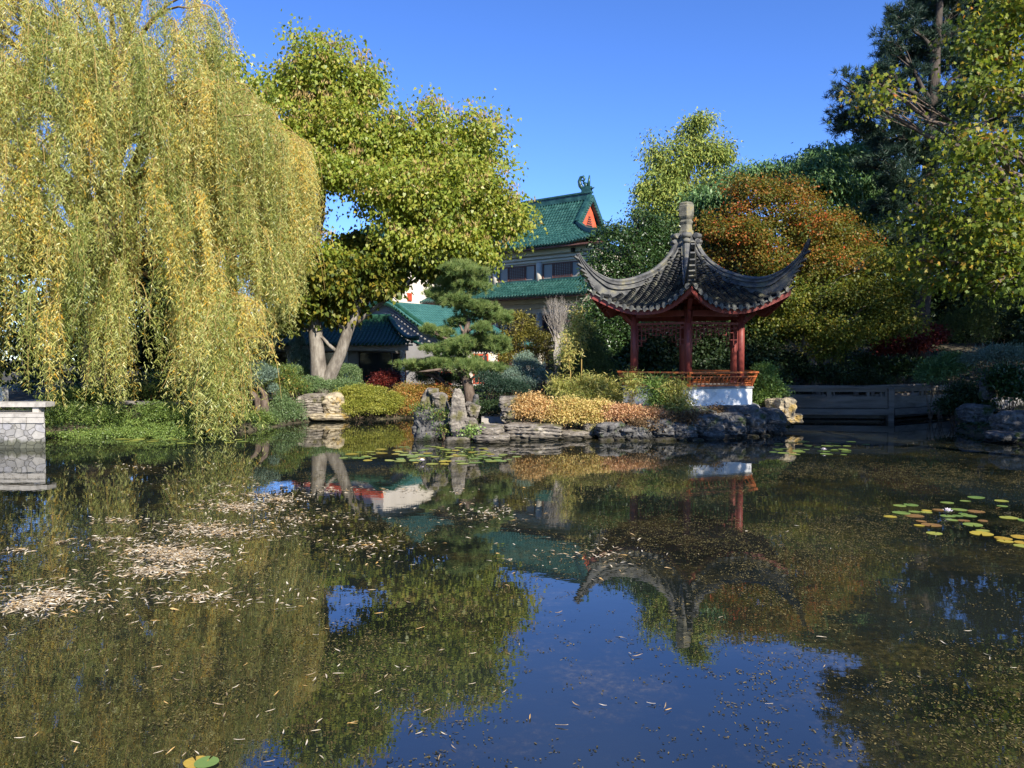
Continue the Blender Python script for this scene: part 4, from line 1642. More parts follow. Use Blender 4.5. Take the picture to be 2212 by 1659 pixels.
tc2 = [cl(770, 600, 48, 45, TY + .8), cl(845, 580, 34, 26, TY), cl(735, 660, 50, 40, TY + .3), cl(930, 590, 22, 16, TY + .4), cl(775, 540, 60, 38, TY + 1.2), cl(680, 640, 25, 35, TY + .8), cl(700, 590, 55, 32, TY - .9), cl(645, 655, 40, 28, TY - .8), cl(830, 622, 34, 20, TY - .3), cl(735, 615, 40, 26, TY - 1.0), cl(790, 575, 50, 24, TY - .6), cl(610, 690, 30, 22, TY)]
trk = MB()
fork = P(703, 800, TY)
t1 = [tb + Vector((-.05, 0, -.2)), P(690, 815, TY), P(686, 770, TY), P(680, 700, TY), P(676, 640, TY), P(674, 560, TY), P(690, 470, TY), P(697, 400, TY), P(700, 310, TY), P(702, 200, TY)]
limbs(R, trk, t1, [.46, .36, .30, .27, .25, .23, .20, .16, .11, .04], [c for c in tc1 if c[0].x < P(800, 0, TY).x] + tc2[2:3], 7, .12, .014)
t2 = [tb + Vector((.18, 0, -.2)), P(712, 812, TY), P(735, 765, TY), P(752, 715, TY), P(772, 665, TY), P(800, 615, TY), P(840, 560, TY), P(880, 490, TY), P(920, 410, TY), P(960, 320, TY)]
limbs(R, trk, t2, [.36, .29, .24, .215, .20, .18, .16, .13, .10, .04], [c for c in tc1 if c[0].x >= P(800, 0, TY).x and c[0].z > P(0, 520, TY).z] + tc2[:2] + tc2[3:], 7, .075, .014)
trk.build('trunk', M['bark_grey'], tul, True)
crown('crown', R, tc1, 90000, .155, .115, LM['tulip'], tul, 'heart', .30, 18, .15, .60, 1.1, .3, tint=(.5, .5))
crown('lower_crown', R, tc2, 17000, .20, .155, LM['maple_g'], tul, 'heart', .28, 14, .3, .3, 1.0, .4)  # darker leaf colour carries the shade low in the crown
# brown seed heads held up at the outside of the crown
p, o, s = clump_points(R, tc1, 12000, .10, 12, .85, .48, -.4)
d = np.tile([0, 0, 1.0], (len(p), 1)) + R.normal(size=p.shape) * .4
so_ = leaves('seed_heads', p + np.array([0, 0, .12]), d, R.normal(size=p.shape), .17, .035, R.uniform(0, 1, len(p)), LM['seed'], tul, 'rhomb')

# ---- second tree behind the willow
R = np.random.default_rng(23)
Y2 = 34.5
b2 = P(500, 835, Y2)
b2.z = gz(b2.x, b2.y)
t2o = empty('broadleaf_tree', b2, 'yellow green tree with one straight pale trunk, half hidden behind the willow', 'tree')
c2 = [cl(480, 165, 45, 55, Y2), cl(560, 215, 45, 55, Y2), cl(430, 230, 60, 60, Y2), cl(540, 320, 60, 70, Y2), cl(450, 350, 80, 80, Y2), cl(570, 430, 55, 60, Y2), cl(480, 480, 90, 70, Y2), cl(580, 560, 50, 50, Y2), cl(400, 420, 80, 100, Y2)]
trk = MB()
limbs(R, trk, [b2 + Vector((0, 0, -.2)), P(501, 780, Y2), P(502, 700, Y2), P(500, 600, Y2), P(498, 480, Y2), P(495, 340, Y2), P(492, 220, Y2)], [.34, .30, .28, .25, .2, .14, .05], c2, 6, .1)
trk.build('trunk', M['bark_grey'], t2o, True)
crown('crown', R, c2, 26000, .19, .14, LM['tulip'], t2o, 'heart', .28, 14, .4, .32, 1.0, .3)


def tree(name, label, u, v, Y, clumps, trunk_px, radii, n, L, Wd, lm, bark, seed, shape='oval', spray=.3, per=14, shell=.45, amp=.32, droop=.5, upn=.6, cat='tree', group=None, tw=.012, twigs=5, bl=None, zmin=None, low=-1.0, tint=(.35, .65)):
    R = np.random.default_rng(seed)
    b = P(u, v, Y)
    b.z = gz(b.x, b.y)
    o = empty(name, b, label, cat, group)
    C = [cl(*c) for c in clumps]
    mb = MB()
    tp = [b + Vector((0, 0, -.3))] + [P(x, y, (yy[0] if yy else Y)) for x, y, *yy in trunk_px]
    limbs(R, mb, tp, radii, C, twigs, .12, tw)
    mb.build('trunk', M[bark], o, True)
    crown('crown', R, C, n, L, Wd, LM[lm], o, shape, spray, per, shell, amp, droop, upn, tint, zmin=zmin, low=low)
    return o


# ---- feathery conifer in the distance
tree('feathery_conifer', 'light green feathery conifer rising behind the pavilion finial', 1475, 790, 52,
     [(1495, 285, 26, 38, 52), (1530, 330, 42, 40, 52), (1460, 345, 50, 42, 52), (1425, 390, 40, 40, 52), (1530, 400, 40, 45, 52), (1475, 430, 60, 50, 52), (1410, 455, 42, 40, 52), (1400, 415, 28, 24, 52), (1430, 500, 55, 40, 52), (1560, 330, 22, 26, 52), (1410, 330, 14, 44, 52), (1515, 265, 25, 16, 52), (1470, 500, 60, 60, 52), (1460, 560, 60, 60, 52)],
     [(1478, 700), (1480, 560), (1482, 450), (1490, 330), (1500, 260)], [.4, .35, .28, .2, .12, .04], 42000, .26, .10, 'metaseq', 'bark_brown', 31, 'rhomb', .34, 30, .35, .4, 1.0, .2)

# ---- big dark pine at the back right
R = np.random.default_rng(32)
PY = 35.0
pb = P(1985, 800, PY)
pb.z = gz(pb.x, pb.y)
pin = empty('tall_dark_pine', pb, 'tall blue black pine towering over the shaded bank behind the maple', 'tree')
pc = [(1822, 185, 18, 24), (1850, 200, 26, 18), (1830, 255, 30, 22), (1815, 275, 18, 14), (1880, 180, 24, 22), (1900, 150, 26, 20), (1925, 90, 24, 30), (1950, 50, 34, 40), (1985, 20, 40, 40), (1940, 130, 34, 30), (1890, 235, 40, 26), (1870, 290, 34, 20),
      (1960, 200, 55, 45), (2020, 110, 60, 60), (2060, 30, 60, 50), (1930, 290, 50, 34), (1990, 330, 55, 40), (2060, 240, 70, 60), (2110, 130, 70, 70), (2140, 30, 70, 60), (1900, 345, 40, 26), (1950, 400, 50, 40), (2030, 420, 60, 50), (2110, 350, 70, 60), (2170, 250, 50, 60), (2160, 440, 70, 60), (1920, 440, 40, 30), (1990, 500, 50, 34), (2080, 520, 60, 40)]
C = [cl(u, v, a, b_, PY + (i % 5 - 2) * .8) for i, (u, v, a, b_) in enumerate(pc)]
mb = MB()
limbs(R, mb, [pb, P(1986, 700, PY), P(1990, 600, PY), P(2000, 480, PY), P(2010, 360, PY), P(2015, 240, PY), P(2020, 120, PY), P(2030, 10, PY), P(2030, -120, PY)], [.48, .44, .42, .38, .34, .28, .22, .14, .06], C, 6, .13, .02)
mb.build('trunk', M['bark_dark'], pin, True)
C2 = C + [cl(2030, -60, 60, 60, PY), cl(2080, -80, 60, 60, PY)]
p, o_, s = clump_points(R, C2, 8500, .24, 9, .3, .45)
NN = 24
pp = np.repeat(p, NN, 0)
dd = np.repeat(o_ * .5 + np.array([0, 0, .35]), NN, 0) + R.normal(size=(len(pp), 3)) * .75
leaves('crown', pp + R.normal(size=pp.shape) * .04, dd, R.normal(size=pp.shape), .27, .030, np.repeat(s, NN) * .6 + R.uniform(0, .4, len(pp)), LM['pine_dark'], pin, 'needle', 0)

# ---- maple on the right bank
tree('turning_maple', 'large maple with green, gold and orange leaves reaching over the shaded bank', 2520, 900, 15.0,
     [(2110, 100, 40, 46, 15.0), (2150, 60, 70, 60, 15.0), (2140, 190, 80, 46, 14.5), (1905, 185, 44, 12, 15.0), (1900, 232, 40, 11, 15.2), (2065, 285, 36, 20, 15.0), (2140, 310, 80, 44, 14.0), (2070, 395, 80, 36, 14.5), (2170, 430, 70, 56, 14.0), (2010, 470, 60, 30, 15.0), (2110, 520, 100, 50, 14.4), (1985, 560, 60, 26, 15.4), (2170, 600, 80, 50, 14.5), (2060, 600, 70, 32, 15.2),
      (2260, 150, 110, 110, 15.0), (2290, 350, 110, 110, 15.0), (2290, 540, 110, 90, 14.5), (2250, 0, 120, 90, 15.0), (2380, -100, 150, 110, 15.5), (2400, 150, 130, 130, 14.5), (2420, 400, 130, 120, 15.0),
      (2550, -150, 160, 120, 16.0), (2560, 100, 150, 140, 16.0), (2600, 350, 150, 120, 16.5), (2250, -150, 130, 90, 15.5), (2700, 0, 150, 150, 17.0), (2500, -300, 160, 120, 16.5)],
     [(2510, 700), (2500, 560), (2480, 420), (2440, 280), (2400, 120), (2390, -50)], [.30, .22, .17, .13, .10, .08, .04], 48000, .10, .092, 'maple_r', 'bark_brown', 33, 'maple', .26, 20, .2, .48, .8, .5, tw=.010, twigs=7, tint=(.6, .4))

# ---- orange maple behind the pavilion
tree('orange_maple', 'round Japanese maple with rust orange top behind the pavilion roof', 1690, 830, 33,
     [(1640, 425, 50, 30, 33), (1560, 500, 44, 24, 32.4), (1600, 455, 34, 20, 32.8), (1700, 425, 26, 18, 32.2), (1660, 390, 22, 14, 33), (1810, 470, 30, 18, 32.4), (1620, 500, 60, 45, 32), (1700, 470, 55, 45, 32.5), (1720, 410, 34, 22, 33), (1765, 500, 62, 40, 32), (1830, 520, 55, 36, 32.5), (1670, 560, 70, 45, 31.8), (1780, 570, 75, 42, 31.8), (1870, 560, 45, 34, 33), (1545, 560, 40, 28, 33), (1530, 478, 20, 22, 32.5), (1745, 440, 34, 24, 33), (1600, 400, 30, 24, 33)],
     [(1640, 700, 32.5), (1650, 640), (1660, 560), (1670, 480)], [.22, .17, .14, .11, .06], 42000, .10, .09, 'maple_o', 'bark_dark', 34, 'maple', .24, 34, .3, .42, .5, .8, tw=.010, tint=(.72, .28))
tree('green_maple', 'spreading maple with green and gold leaves hanging low right of the pavilion', 1770, 830, 31,
     [(1690, 640, 60, 35, 31), (1790, 640, 75, 40, 31), (1880, 630, 65, 45, 31), (1930, 690, 60, 36, 30.6), (1720, 700, 70, 34, 31), (1830, 715, 80, 34, 30.6), (1660, 710, 40, 34, 31.4), (1900, 560, 50, 30, 31), (1960, 610, 36, 40, 31), (1780, 755, 50, 22, 31), (1630, 660, 34, 40, 32)],
     [(1760, 800), (1752, 770), (1735, 735), (1745, 690), (1770, 640)], [.20, .16, .15, .13, .10, .05], 34000, .10, .09, 'maple_g', 'bark_grey', 35, 'maple', .24, 26, .3, .44, .6, .8, tw=.010, tint=(.6, .4))

# ---- mimosa with layered fronds
tree('layered_frond_tree', 'green tree with flat layered feathery fronds above the orange maple', 1770, 820, 40,
     [(1690, 370, 60, 18, 40), (1770, 360, 60, 22, 40), (1740, 395, 70, 20, 39.5), (1800, 410, 40, 26, 39.5), (1620, 375, 40, 16, 40), (1590, 395, 30, 16, 40), (1790, 330, 44, 16, 40.5), (1840, 340, 50, 22, 41), (1870, 320, 40, 18, 41), (1850, 400, 50, 30, 41), (1880, 440, 50, 40, 41), (1820, 450, 26, 22, 39.5), (1900, 380, 40, 40, 41.5), (1560, 420, 40, 20, 40), (1520, 430, 36, 18, 40)],
     [(1775, 700), (1780, 600), (1775, 520), (1770, 440)], [.3, .26, .22, .18, .1], 30000, .30, .085, 'mimosa', 'bark_dark', 36, 'rhomb', .30, 26, .4, .3, .9, .8)

# ---- evergreens round the pavilion
tree('camellia_tree', 'glossy dark evergreen tree left of the pavilion roof', 1330, 820, 35,
     [(1340, 540, 55, 45, 35), (1400, 520, 50, 40, 36), (1300, 590, 40, 45, 35), (1380, 590, 60, 50, 35), (1430, 560, 50, 50, 36), (1340, 640, 60, 45, 35), (1390, 480, 34, 24, 36), (1440, 500, 30, 30, 36.5), (1320, 500, 30, 18, 35.5)],
     [(1335, 740), (1345, 660), (1360, 580), (1370, 520)], [.22, .18, .15, .11, .05], 26000, .15, .065, 'evergreen', 'bark_dark', 37, 'oval', .22, 14, .45, .3, .2, .6)
tree('bushy_evergreen', 'dense green bush filling the gap left of the pavilion columns', 1310, 840, 31,
     [(1320, 690, 50, 45, 31), (1290, 740, 45, 45, 30.5), (1350, 740, 40, 50, 31), (1300, 795, 55, 36, 30.5), (1250, 790, 30, 36, 31), (1270, 680, 24, 30, 31)],
     [(1310, 790), (1315, 740), (1320, 690)], [.12, .1, .08, .04], 24000, .13, .06, 'evergreen', 'bark_dark', 38, 'oval', .2, 14, .5, .3, .3, .6)
tree('shade_evergreen', 'dark evergreen seen between the pavilion columns', 1440, 840, 31,
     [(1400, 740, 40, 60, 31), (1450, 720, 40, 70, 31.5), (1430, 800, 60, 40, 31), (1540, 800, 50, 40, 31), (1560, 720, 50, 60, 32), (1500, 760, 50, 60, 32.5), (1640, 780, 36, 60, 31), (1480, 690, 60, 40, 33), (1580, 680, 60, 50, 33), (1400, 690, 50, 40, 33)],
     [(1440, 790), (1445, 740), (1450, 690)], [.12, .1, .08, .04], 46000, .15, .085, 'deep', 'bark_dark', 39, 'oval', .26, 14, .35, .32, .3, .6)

# ---- dark wood closing the view on the right
bgt = [(1530, 560, 60, 44, 'right behind the pavilion finial'), (1620, 620, 50, 47, 'behind the orange maple, nearest the pavilion'), (1760, 600, 90, 48, 'between the orange maple and the layered fronds'), (1900, 590, 100, 47, 'left of the pine trunk at the back'),
       (2060, 600, 110, 45, 'right of the pine trunk at the back'), (2210, 580, 110, 42, 'at the frame edge behind the turning maple'), (2360, 560, 120, 38, 'beyond the frame edge on the slope')]
for i, (u, v, hw, Y, wt) in enumerate(bgt):
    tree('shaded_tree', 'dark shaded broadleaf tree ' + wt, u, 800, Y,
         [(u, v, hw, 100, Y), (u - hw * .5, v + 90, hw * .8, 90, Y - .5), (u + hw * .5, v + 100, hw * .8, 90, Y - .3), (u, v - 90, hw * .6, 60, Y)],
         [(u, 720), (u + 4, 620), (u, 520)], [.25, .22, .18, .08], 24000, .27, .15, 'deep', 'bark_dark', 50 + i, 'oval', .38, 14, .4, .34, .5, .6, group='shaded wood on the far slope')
# trees further along the right bank, mostly past the frame edge, that shade the pavilion, bridge and slope
for i, (x, y, z0, rr, lm, lbl) in enumerate([(18.3, 19.3, 6.8, 4.2, 'maple_g', 'broad green tree on the bank beyond the frame edge, behind the turning maple'),
                                             (23.0, 27.0, 7.5, 4.8, 'deep', 'tall dark tree on the slope past the frame edge'),
                                             (19.0, 14.6, 6.0, 3.6, 'maple_g', 'green tree on the near bank past the frame edge')]):
    R = np.random.default_rng(70 + i)
    b = Vector((x, y, gz(x, y)))
    o = empty('bank_tree', b, lbl, 'tree')
    C = [(b + Vector((rr * .55 * math.cos(a), rr * .55 * math.sin(a), z0 + h_)), (rr * .62, rr * .62, rr * .5)) for a, h_ in ((0, 0), (1.25, -.8), (2.5, .3), (3.8, -.5), (5.0, .6), (1.0, 2.2), (4.0, 2.4))]
    mb = MB()
    limbs(R, mb, [b, b + Vector((.1, 0, z0 * .4)), b + Vector((0, .1, z0 * .8)), b + Vector((.1, .1, z0 + 2))], [.34, .28, .2, .06], C, 4, .12)
    mb.build('trunk', M['bark_dark'], o, True)
    crown('crown', R, C, 19000, .22, .15, LM[lm], o, 'oval', .4, 16, .4, .32, .6, .6)
# evergreen screen behind the willow
for i, (u, v, hw, hh, Y, wt) in enumerate([(60, 640, 110, 170, 38, 'behind the stone wall corner'), (250, 660, 110, 150, 37, 'behind the middle of the willow'), (410, 690, 80, 110, 38, 'beside the gallery end'), (340, 540, 120, 110, 41, 'tallest of those in the distance')]):
    tree('screening_evergreen', 'dark evergreen ' + wt + ', glimpsed through the fronds', u, 840, Y,
         [(u, v, hw, hh, Y), (u - hw * .5, v + 70, hw * .7, hh * .6, Y), (u + hw * .5, v + 70, hw * .7, hh * .6, Y)], [(u, 760), (u, 640)], [.25, .2, .08], 11000, .24, .13, 'deep', 'bark_dark', 80 + i, 'oval', .36, 14, .4, .3, .4, .6)

# ---- cloud pruned pine on the island
R = np.random.default_rng(41)
NY = 29.4
nb_ = P(1014, 862, NY)
nb_.z = max(gz(nb_.x, nb_.y), P(1014, 866, NY).z)
npn = empty('cloud_pruned_pine', nb_, 'cloud pruned pine with bright needle pads and twisting trunk on the island', 'tree')
pads = [(999, 590, 40, 20), (1018, 620, 40, 17), (975, 612, 30, 18), (954, 642, 32, 17), (985, 650, 30, 16), (1035, 668, 40, 17), (990, 696, 24, 13), (1060, 684, 38, 17), (926, 713, 19, 11), (1085, 690, 20, 13), (960, 722, 24, 14), (1035, 741, 54, 20), (990, 748, 34, 18), (957, 760, 34, 18), (1075, 748, 26, 18), (920, 790, 46, 14), (955, 784, 30, 14), (1010, 790, 54, 18), (1060, 800, 38, 14), (905, 800, 24, 10), (1040, 712, 22, 12)]
C = [cl(u, v, a, b_, NY + (i % 4 - 1.5) * .35) for i, (u, v, a, b_) in enumerate(pads)]
mb = MB()
limbs(R, mb, [nb_ + Vector((.05, 0, -.2)), P(1012, 835, NY), P(1003, 808, NY), P(992, 785, NY), P(994, 755, NY), P(1004, 722, NY), P(1012, 696, NY), P(1000, 668, NY), P(992, 645, NY), P(996, 615, NY)], [.25, .20, .18, .16, .13, .11, .095, .08, .06, .03], C, 5, .06, .012)
mb.tube([P(1000, 806, NY), P(975, 800, NY - .6), P(950, 798, NY - .9), P(925, 801, NY - 1.0), P(905, 803, NY - 1.0)], [.09, .06, .05, .045, .02], 7)
mb.build('trunk', M['bark_brown'], npn, True)
for (c, r) in C:
    n_ = int(170 * r[0] * r[2] * 10)
    dd = rdir(R, n_)
    dd[:, 2] = np.abs(dd[:, 2]) * np.where(R.uniform(size=n_) < .22, -1, 1)
    rr = R.uniform(.45, 1, n_) ** .5 * lump(dd, R, .66)
    p = np.array(c) + dd * rr[:, None] * np.array(r) * np.array([1, 1, .82])
    K = 34
    pp = np.repeat(p, K, 0)
    d2 = np.repeat(dd * .35 + np.array([0, 0, .75]), K, 0) + R.normal(size=(len(pp), 3)) * .55
    leaves('needle_pad', pp + R.normal(size=pp.shape) * .015, d2, R.normal(size=pp.shape), .17, .0135, np.repeat(R.uniform(0, .8, n_), K) + R.uniform(0, .2, len(pp)), LM['pine'], npn, 'needle', 0)


# ================================================================== shrubs
def shrub(name, label, blobs, n, L, Wd, lm, seed, shape='oval', spray=.13, per=12, shell=.5, amp=.36, droop=.0, upn=.8, cat='shrub', group=None, stems=7, stem_mat='twig_brown', low=-.35, sr=.012):
    R = np.random.default_rng(seed)
    C = [cl(*b) for b in blobs]
    c0 = C[0][0]
    b = Vector((c0.x, c0.y, max(.05, gz(c0.x, c0.y))))
    o = empty(name, b, label, cat, group)
    crown('foliage', R, C, n, L, Wd, LM[lm], o, shape, spray, per, shell, amp, droop, upn, (.6, .4), low=low, zmin=.01)
    mb = MB()
    for c, r in C:
        g0 = Vector((c.x, c.y, min(max(.03, gz(c.x, c.y)), c.z - r[2] * .5)))
        for _ in range(stems):
            dd = rdir(R, 1)[0]
            dd[2] = abs(dd[2])
            e = c + Vector(dd * np.array(r) * .8)
            a = g0 + Vector((R.normal() * .12 * r[0], R.normal() * .12 * r[0], 0))
            mb.tube([a, a.lerp(e, .5) + Vector((R.normal() * .05, R.normal() * .05, .06)), e], [sr, sr * .7, sr * .35], 4, False)
    mb.build('stem', M[stem_mat], o, True)
    return o


hg = 'hedge mounds spilling over the bank under the willow'
shrub('trailing_hedge', 'trailing green hedge mound touching the stone wall, spilling into the pond', [(150, 908, 56, 38, 23.2), (225, 912, 60, 33, 23.2), (275, 926, 45, 20, 23), (118, 924, 30, 28, 22.6), (190, 938, 95, 14, 22.2), (270, 938, 50, 12, 22.2)], 36000, .055, .032, 'hedge', 101, spray=.07, group=hg, droop=.5)
shrub('trailing_hedge', 'trailing green hedge mound right of the path gap, under hanging willow tips', [(345, 906, 48, 36, 23.2), (400, 914, 52, 32, 23.2), (445, 922, 40, 24, 23.2), (305, 930, 40, 16, 22.9), (370, 936, 95, 13, 22.2), (450, 934, 40, 12, 22.3)], 36000, .055, .032, 'hedge', 102, spray=.07, group=hg, droop=.5)
shrub('bank_shrub', 'loose green shrub above the hedge beside the stone wall', [(130, 872, 36, 24, 25), (175, 866, 40, 28, 25.2), (220, 860, 30, 26, 25.5)], 9000, .07, .035, 'hedge', 103)
shrub('bank_shrub', 'dark green shrub with red leaf sprays behind the right hedge mound', [(420, 862, 60, 36, 27.2), (330, 855, 60, 26, 29), (480, 860, 36, 40, 27)], 12000, .08, .035, 'mixed', 104)
shrub('bank_shrub', 'dark hedge behind the pale path under the willow', [(250, 842, 90, 26, 30), (380, 830, 70, 36, 31), (120, 830, 70, 36, 31)], 12000, .10, .05, 'evergreen', 105)
shrub('spreading_shrub', 'dark green spreading shrub hanging over the water below the blue juniper', [(525, 915, 36, 26, 24.6), (560, 912, 32, 24, 24.8), (500, 895, 26, 30, 25.2), (545, 928, 40, 10, 24.2)], 14000, .06, .022, 'hedge', 106, spray=.07, droop=.3)
shrub('spreading_shrub', 'fine textured drooping shrub beside the layered grey rock', [(612, 888, 30, 36, 26.2), (635, 898, 22, 30, 26.4), (590, 905, 22, 24, 25.8)], 14000, .055, .018, 'boxwood', 107, spray=.07, droop=.5)
shrub('flowering_shrub', 'mixed green shrub with yellow and red leaves behind the twisted juniper', [(610, 828, 40, 34, 28.2), (575, 815, 30, 30, 28.5), (640, 845, 30, 24, 28), (520, 850, 26, 30, 27), (480, 870, 30, 34, 26.6)], 13000, .07, .03, 'mixed', 108, 'oval')
shrub('boxwood_hedge', 'low clipped grey green hedge at the foot of the forked trunk', [(650, 838, 34, 16, 29.4), (700, 840, 46, 17, 29.3), (745, 838, 34, 18, 29.5), (672, 828, 30, 14, 29.7), (770, 848, 22, 20, 29.3)], 22000, .05, .03, 'boxwood', 109, spray=.07, amp=.26, shell=.65)
shrub('boxwood_dome', 'clipped dome of boxwood just right of the forked trunk', [(738, 812, 44, 26, 32.4)], 12000, .045, .028, 'boxwood', 110, spray=.05, amp=.1, shell=.8)
shrub('boxwood_dome', 'clipped dome of boxwood left of the forked trunk', [(630, 812, 40, 22, 32.2), (590, 806, 30, 18, 32.4)], 11000, .045, .028, 'boxwood', 111, spray=.05, amp=.12, shell=.8)
shrub('golden_shrub', 'rounded golden yellow shrub beside the yellowish stacked rock', [(770, 858, 50, 24, 28.2), (800, 872, 34, 30, 28), (745, 866, 34, 20, 28.4), (780, 885, 50, 20, 27.7), (812, 852, 20, 16, 28.2)], 26000, .055, .030, 'golden', 112, spray=.09, amp=.34, shell=.6)
shrub('golden_shrub', 'small yellow green shrub between the golden one and orange nandina', [(850, 872, 22, 26, 28.2), (838, 886, 20, 18, 28)], 8000, .05, .026, 'golden', 113, spray=.06)
shrub('nandina_shrub', 'orange tinged nandina shrub behind the pierced island rocks', [(880, 852, 36, 20, 29.4), (920, 848, 34, 18, 29.6), (950, 852, 26, 18, 29.4), (865, 875, 34, 22, 28.8), (900, 885, 30, 18, 28.6)], 16000, .07, .026, 'nandina', 114, 'lance')
shrub('red_shrub', 'small dark red shrub by the gallery column', [(838, 824, 28, 18, 34), (820, 832, 18, 10, 34)], 5000, .08, .045, 'red', 115, 'maple')
# twisted juniper
R = np.random.default_rng(116)
JY = 25.6
jb = P(566, 862, JY)
jb.z = gz(jb.x, jb.y)
jun = empty('twisted_juniper', jb, 'blue green juniper with bare twisted trunks leaning over the left bank', 'tree')
mb = MB()
mb.tube([jb + Vector((.1, 0, -.2)), P(572, 866, JY), P(571, 850, JY), P(560, 838, JY), P(552, 822, JY), P(546, 806, JY)], [.17, .13, .09, .06, .045, .02], 8)
mb.tube([jb + Vector((-.1, 0, -.2)), P(556, 862, JY), P(548, 850, JY), P(535, 843, JY), P(522, 838, JY), P(508, 830, JY)], [.13, .10, .07, .05, .04, .02], 8)
mb.tube([P(556, 832, JY), P(562, 818, JY), P(575, 808, JY)], [.04, .03, .012], 6)
mb.build('trunk', M['bark_brown'], jun, True)
C = [cl(535, 805, 24, 15, JY), cl(560, 800, 28, 16, JY), cl(512, 820, 22, 11, JY), cl(582, 808, 18, 11, JY), cl(590, 838, 10, 8, JY + .3), cl(540, 822, 18, 9, JY - .15), cl(556, 812, 22, 12, JY - .2)]
crown('crown', R, C, 16000, .075, .018, LM['juniper'], jun, 'rhomb', .06, 14, .4, .3, -.4, .4)
# hanging cedar sapling in front of the gallery
tree('weeping_conifer', 'thin grey green weeping conifer sapling left of the forked trunk', 648, 835, 32.8,
     [(650, 705, 8, 14, 32.8), (645, 735, 16, 18, 32.8), (652, 765, 22, 18, 32.8), (655, 795, 26, 18, 32.8), (640, 765, 12, 14, 32.8)], [(650, 800), (650, 750), (648, 700)], [.06, .05, .035, .015], 6000, .13, .022, 'juniper', 'bark_brown', 117, 'rhomb', .1, 14, .2, .3, 1.4, .2)

# ---- island planting
shrub('blue_juniper_bush', 'pale blue green juniper bush right of the cloud pruned pine', [(1140, 800, 36, 26, 28), (1115, 815, 30, 18, 27.8), (1165, 815, 26, 18, 27.8), (1135, 780, 20, 16, 28.1), (1125, 830, 40, 14, 27.6)], 17000, .08, .02, 'juniper', 120, 'rhomb', .07, 14, droop=-.4)
shrub('dark_juniper', 'dark spreading juniper below the cloud pruned pine', [(1085, 836, 44, 16, 26.2), (1060, 824, 34, 18, 26.8), (1110, 842, 34, 12, 26)], 14000, .08, .02, 'pine_dark', 121, 'rhomb', .08, 14)
shrub('dark_juniper', 'dark rounded evergreen under the long left branch of the cloud pruned pine', [(935, 818, 40, 16, 31), (975, 826, 34, 18, 31)], 9000, .08, .03, 'evergreen', 122)
shrub('sparse_tree', 'thin branched shrub with dull yellow leaves before the grey hall', [(1115, 700, 30, 26, 33), (1140, 735, 34, 26, 33), (1095, 745, 26, 26, 33), (1160, 770, 30, 20, 33), (1105, 780, 34, 22, 33), (1175, 745, 22, 20, 33)], 9000, .10, .05, 'olive', 123, spray=.16, stems=14, sr=.018)
R = np.random.default_rng(124)
b_ = P(1205, 800, 31)
b_.z = gz(b_.x, b_.y)
bt = empty('bare_twig_tree', b_, 'bare pinkish twigged small tree in front of the hall windows', 'tree')
mb = MB()
for i in range(70):
    u, v = 1205 + R.normal() * 26, 655 + abs(R.normal()) * 22 - 12
    e = P(u, v, 31 + R.normal() * .4)
    mid = P(1205 + (u - 1205) * .35, 725 + R.normal() * 8, 31)
    mb.tube([b_, P(1205 + R.normal() * 4, 765, 31), mid, e], [.018, .014, .009, .003], 4, False)
    for _ in range(4):
        q = mid.lerp(e, R.uniform(.3, .9))
        mb.tube([q, q + Vector((R.normal() * .2, R.normal() * .2, .25 + R.uniform(0, .2)))], [.005, .002], 3, False)
mb.build('branches', M['bark_pale'], bt, True)
# tall bamboo culms with pale tops
R = np.random.default_rng(125)
for i, (u, vt, vb, Y, n_, wt) in enumerate([(1246, 668, 850, 25.5, 900, 'tall bamboo cane with yellow leafy top before the grey hall'), (1222, 720, 850, 25.0, 500, 'shorter leaning bamboo cane left of the tall one')]):
    b_ = P(u + 10, vb, Y)
    b_.z = gz(b_.x, b_.y)
    o = empty('bamboo_cane', b_, wt, 'bamboo')
    mb = MB()
    top_ = P(u, vt, Y)
    mb.tube([b_, b_.lerp(top_, .5) + Vector((.08, 0, 0)), top_], [.022, .018, .006], 6)
    mb.build('cane', M['twig_gold'], o, True)
    t = R.uniform(.55, 1.0, n_)
    p = np.array([list(b_.lerp(top_, x)) for x in t]) + R.normal(size=(n_, 3)) * np.array([.16, .16, .1])
    leaves('foliage', p, R.normal(size=(n_, 3)) + np.array([0, 0, -.2]), R.normal(size=(n_, 3)), .13, .028, R.uniform(.3, 1, n_), LM['bamboo'], o, 'lance')
shrub('bamboo_clump', 'tall grey green bamboo thicket between hall and pavilion', [(1255, 735, 34, 40, 28.5), (1275, 785, 44, 40, 28), (1230, 800, 30, 40, 28.3), (1300, 830, 40, 30, 27.5)], 17000, .12, .022, 'bamboo_d', 126, 'lance', .16, 10, droop=.4, cat='bamboo', stems=16, sr=.014)
bg_ = 'dwarf bamboo along the island'
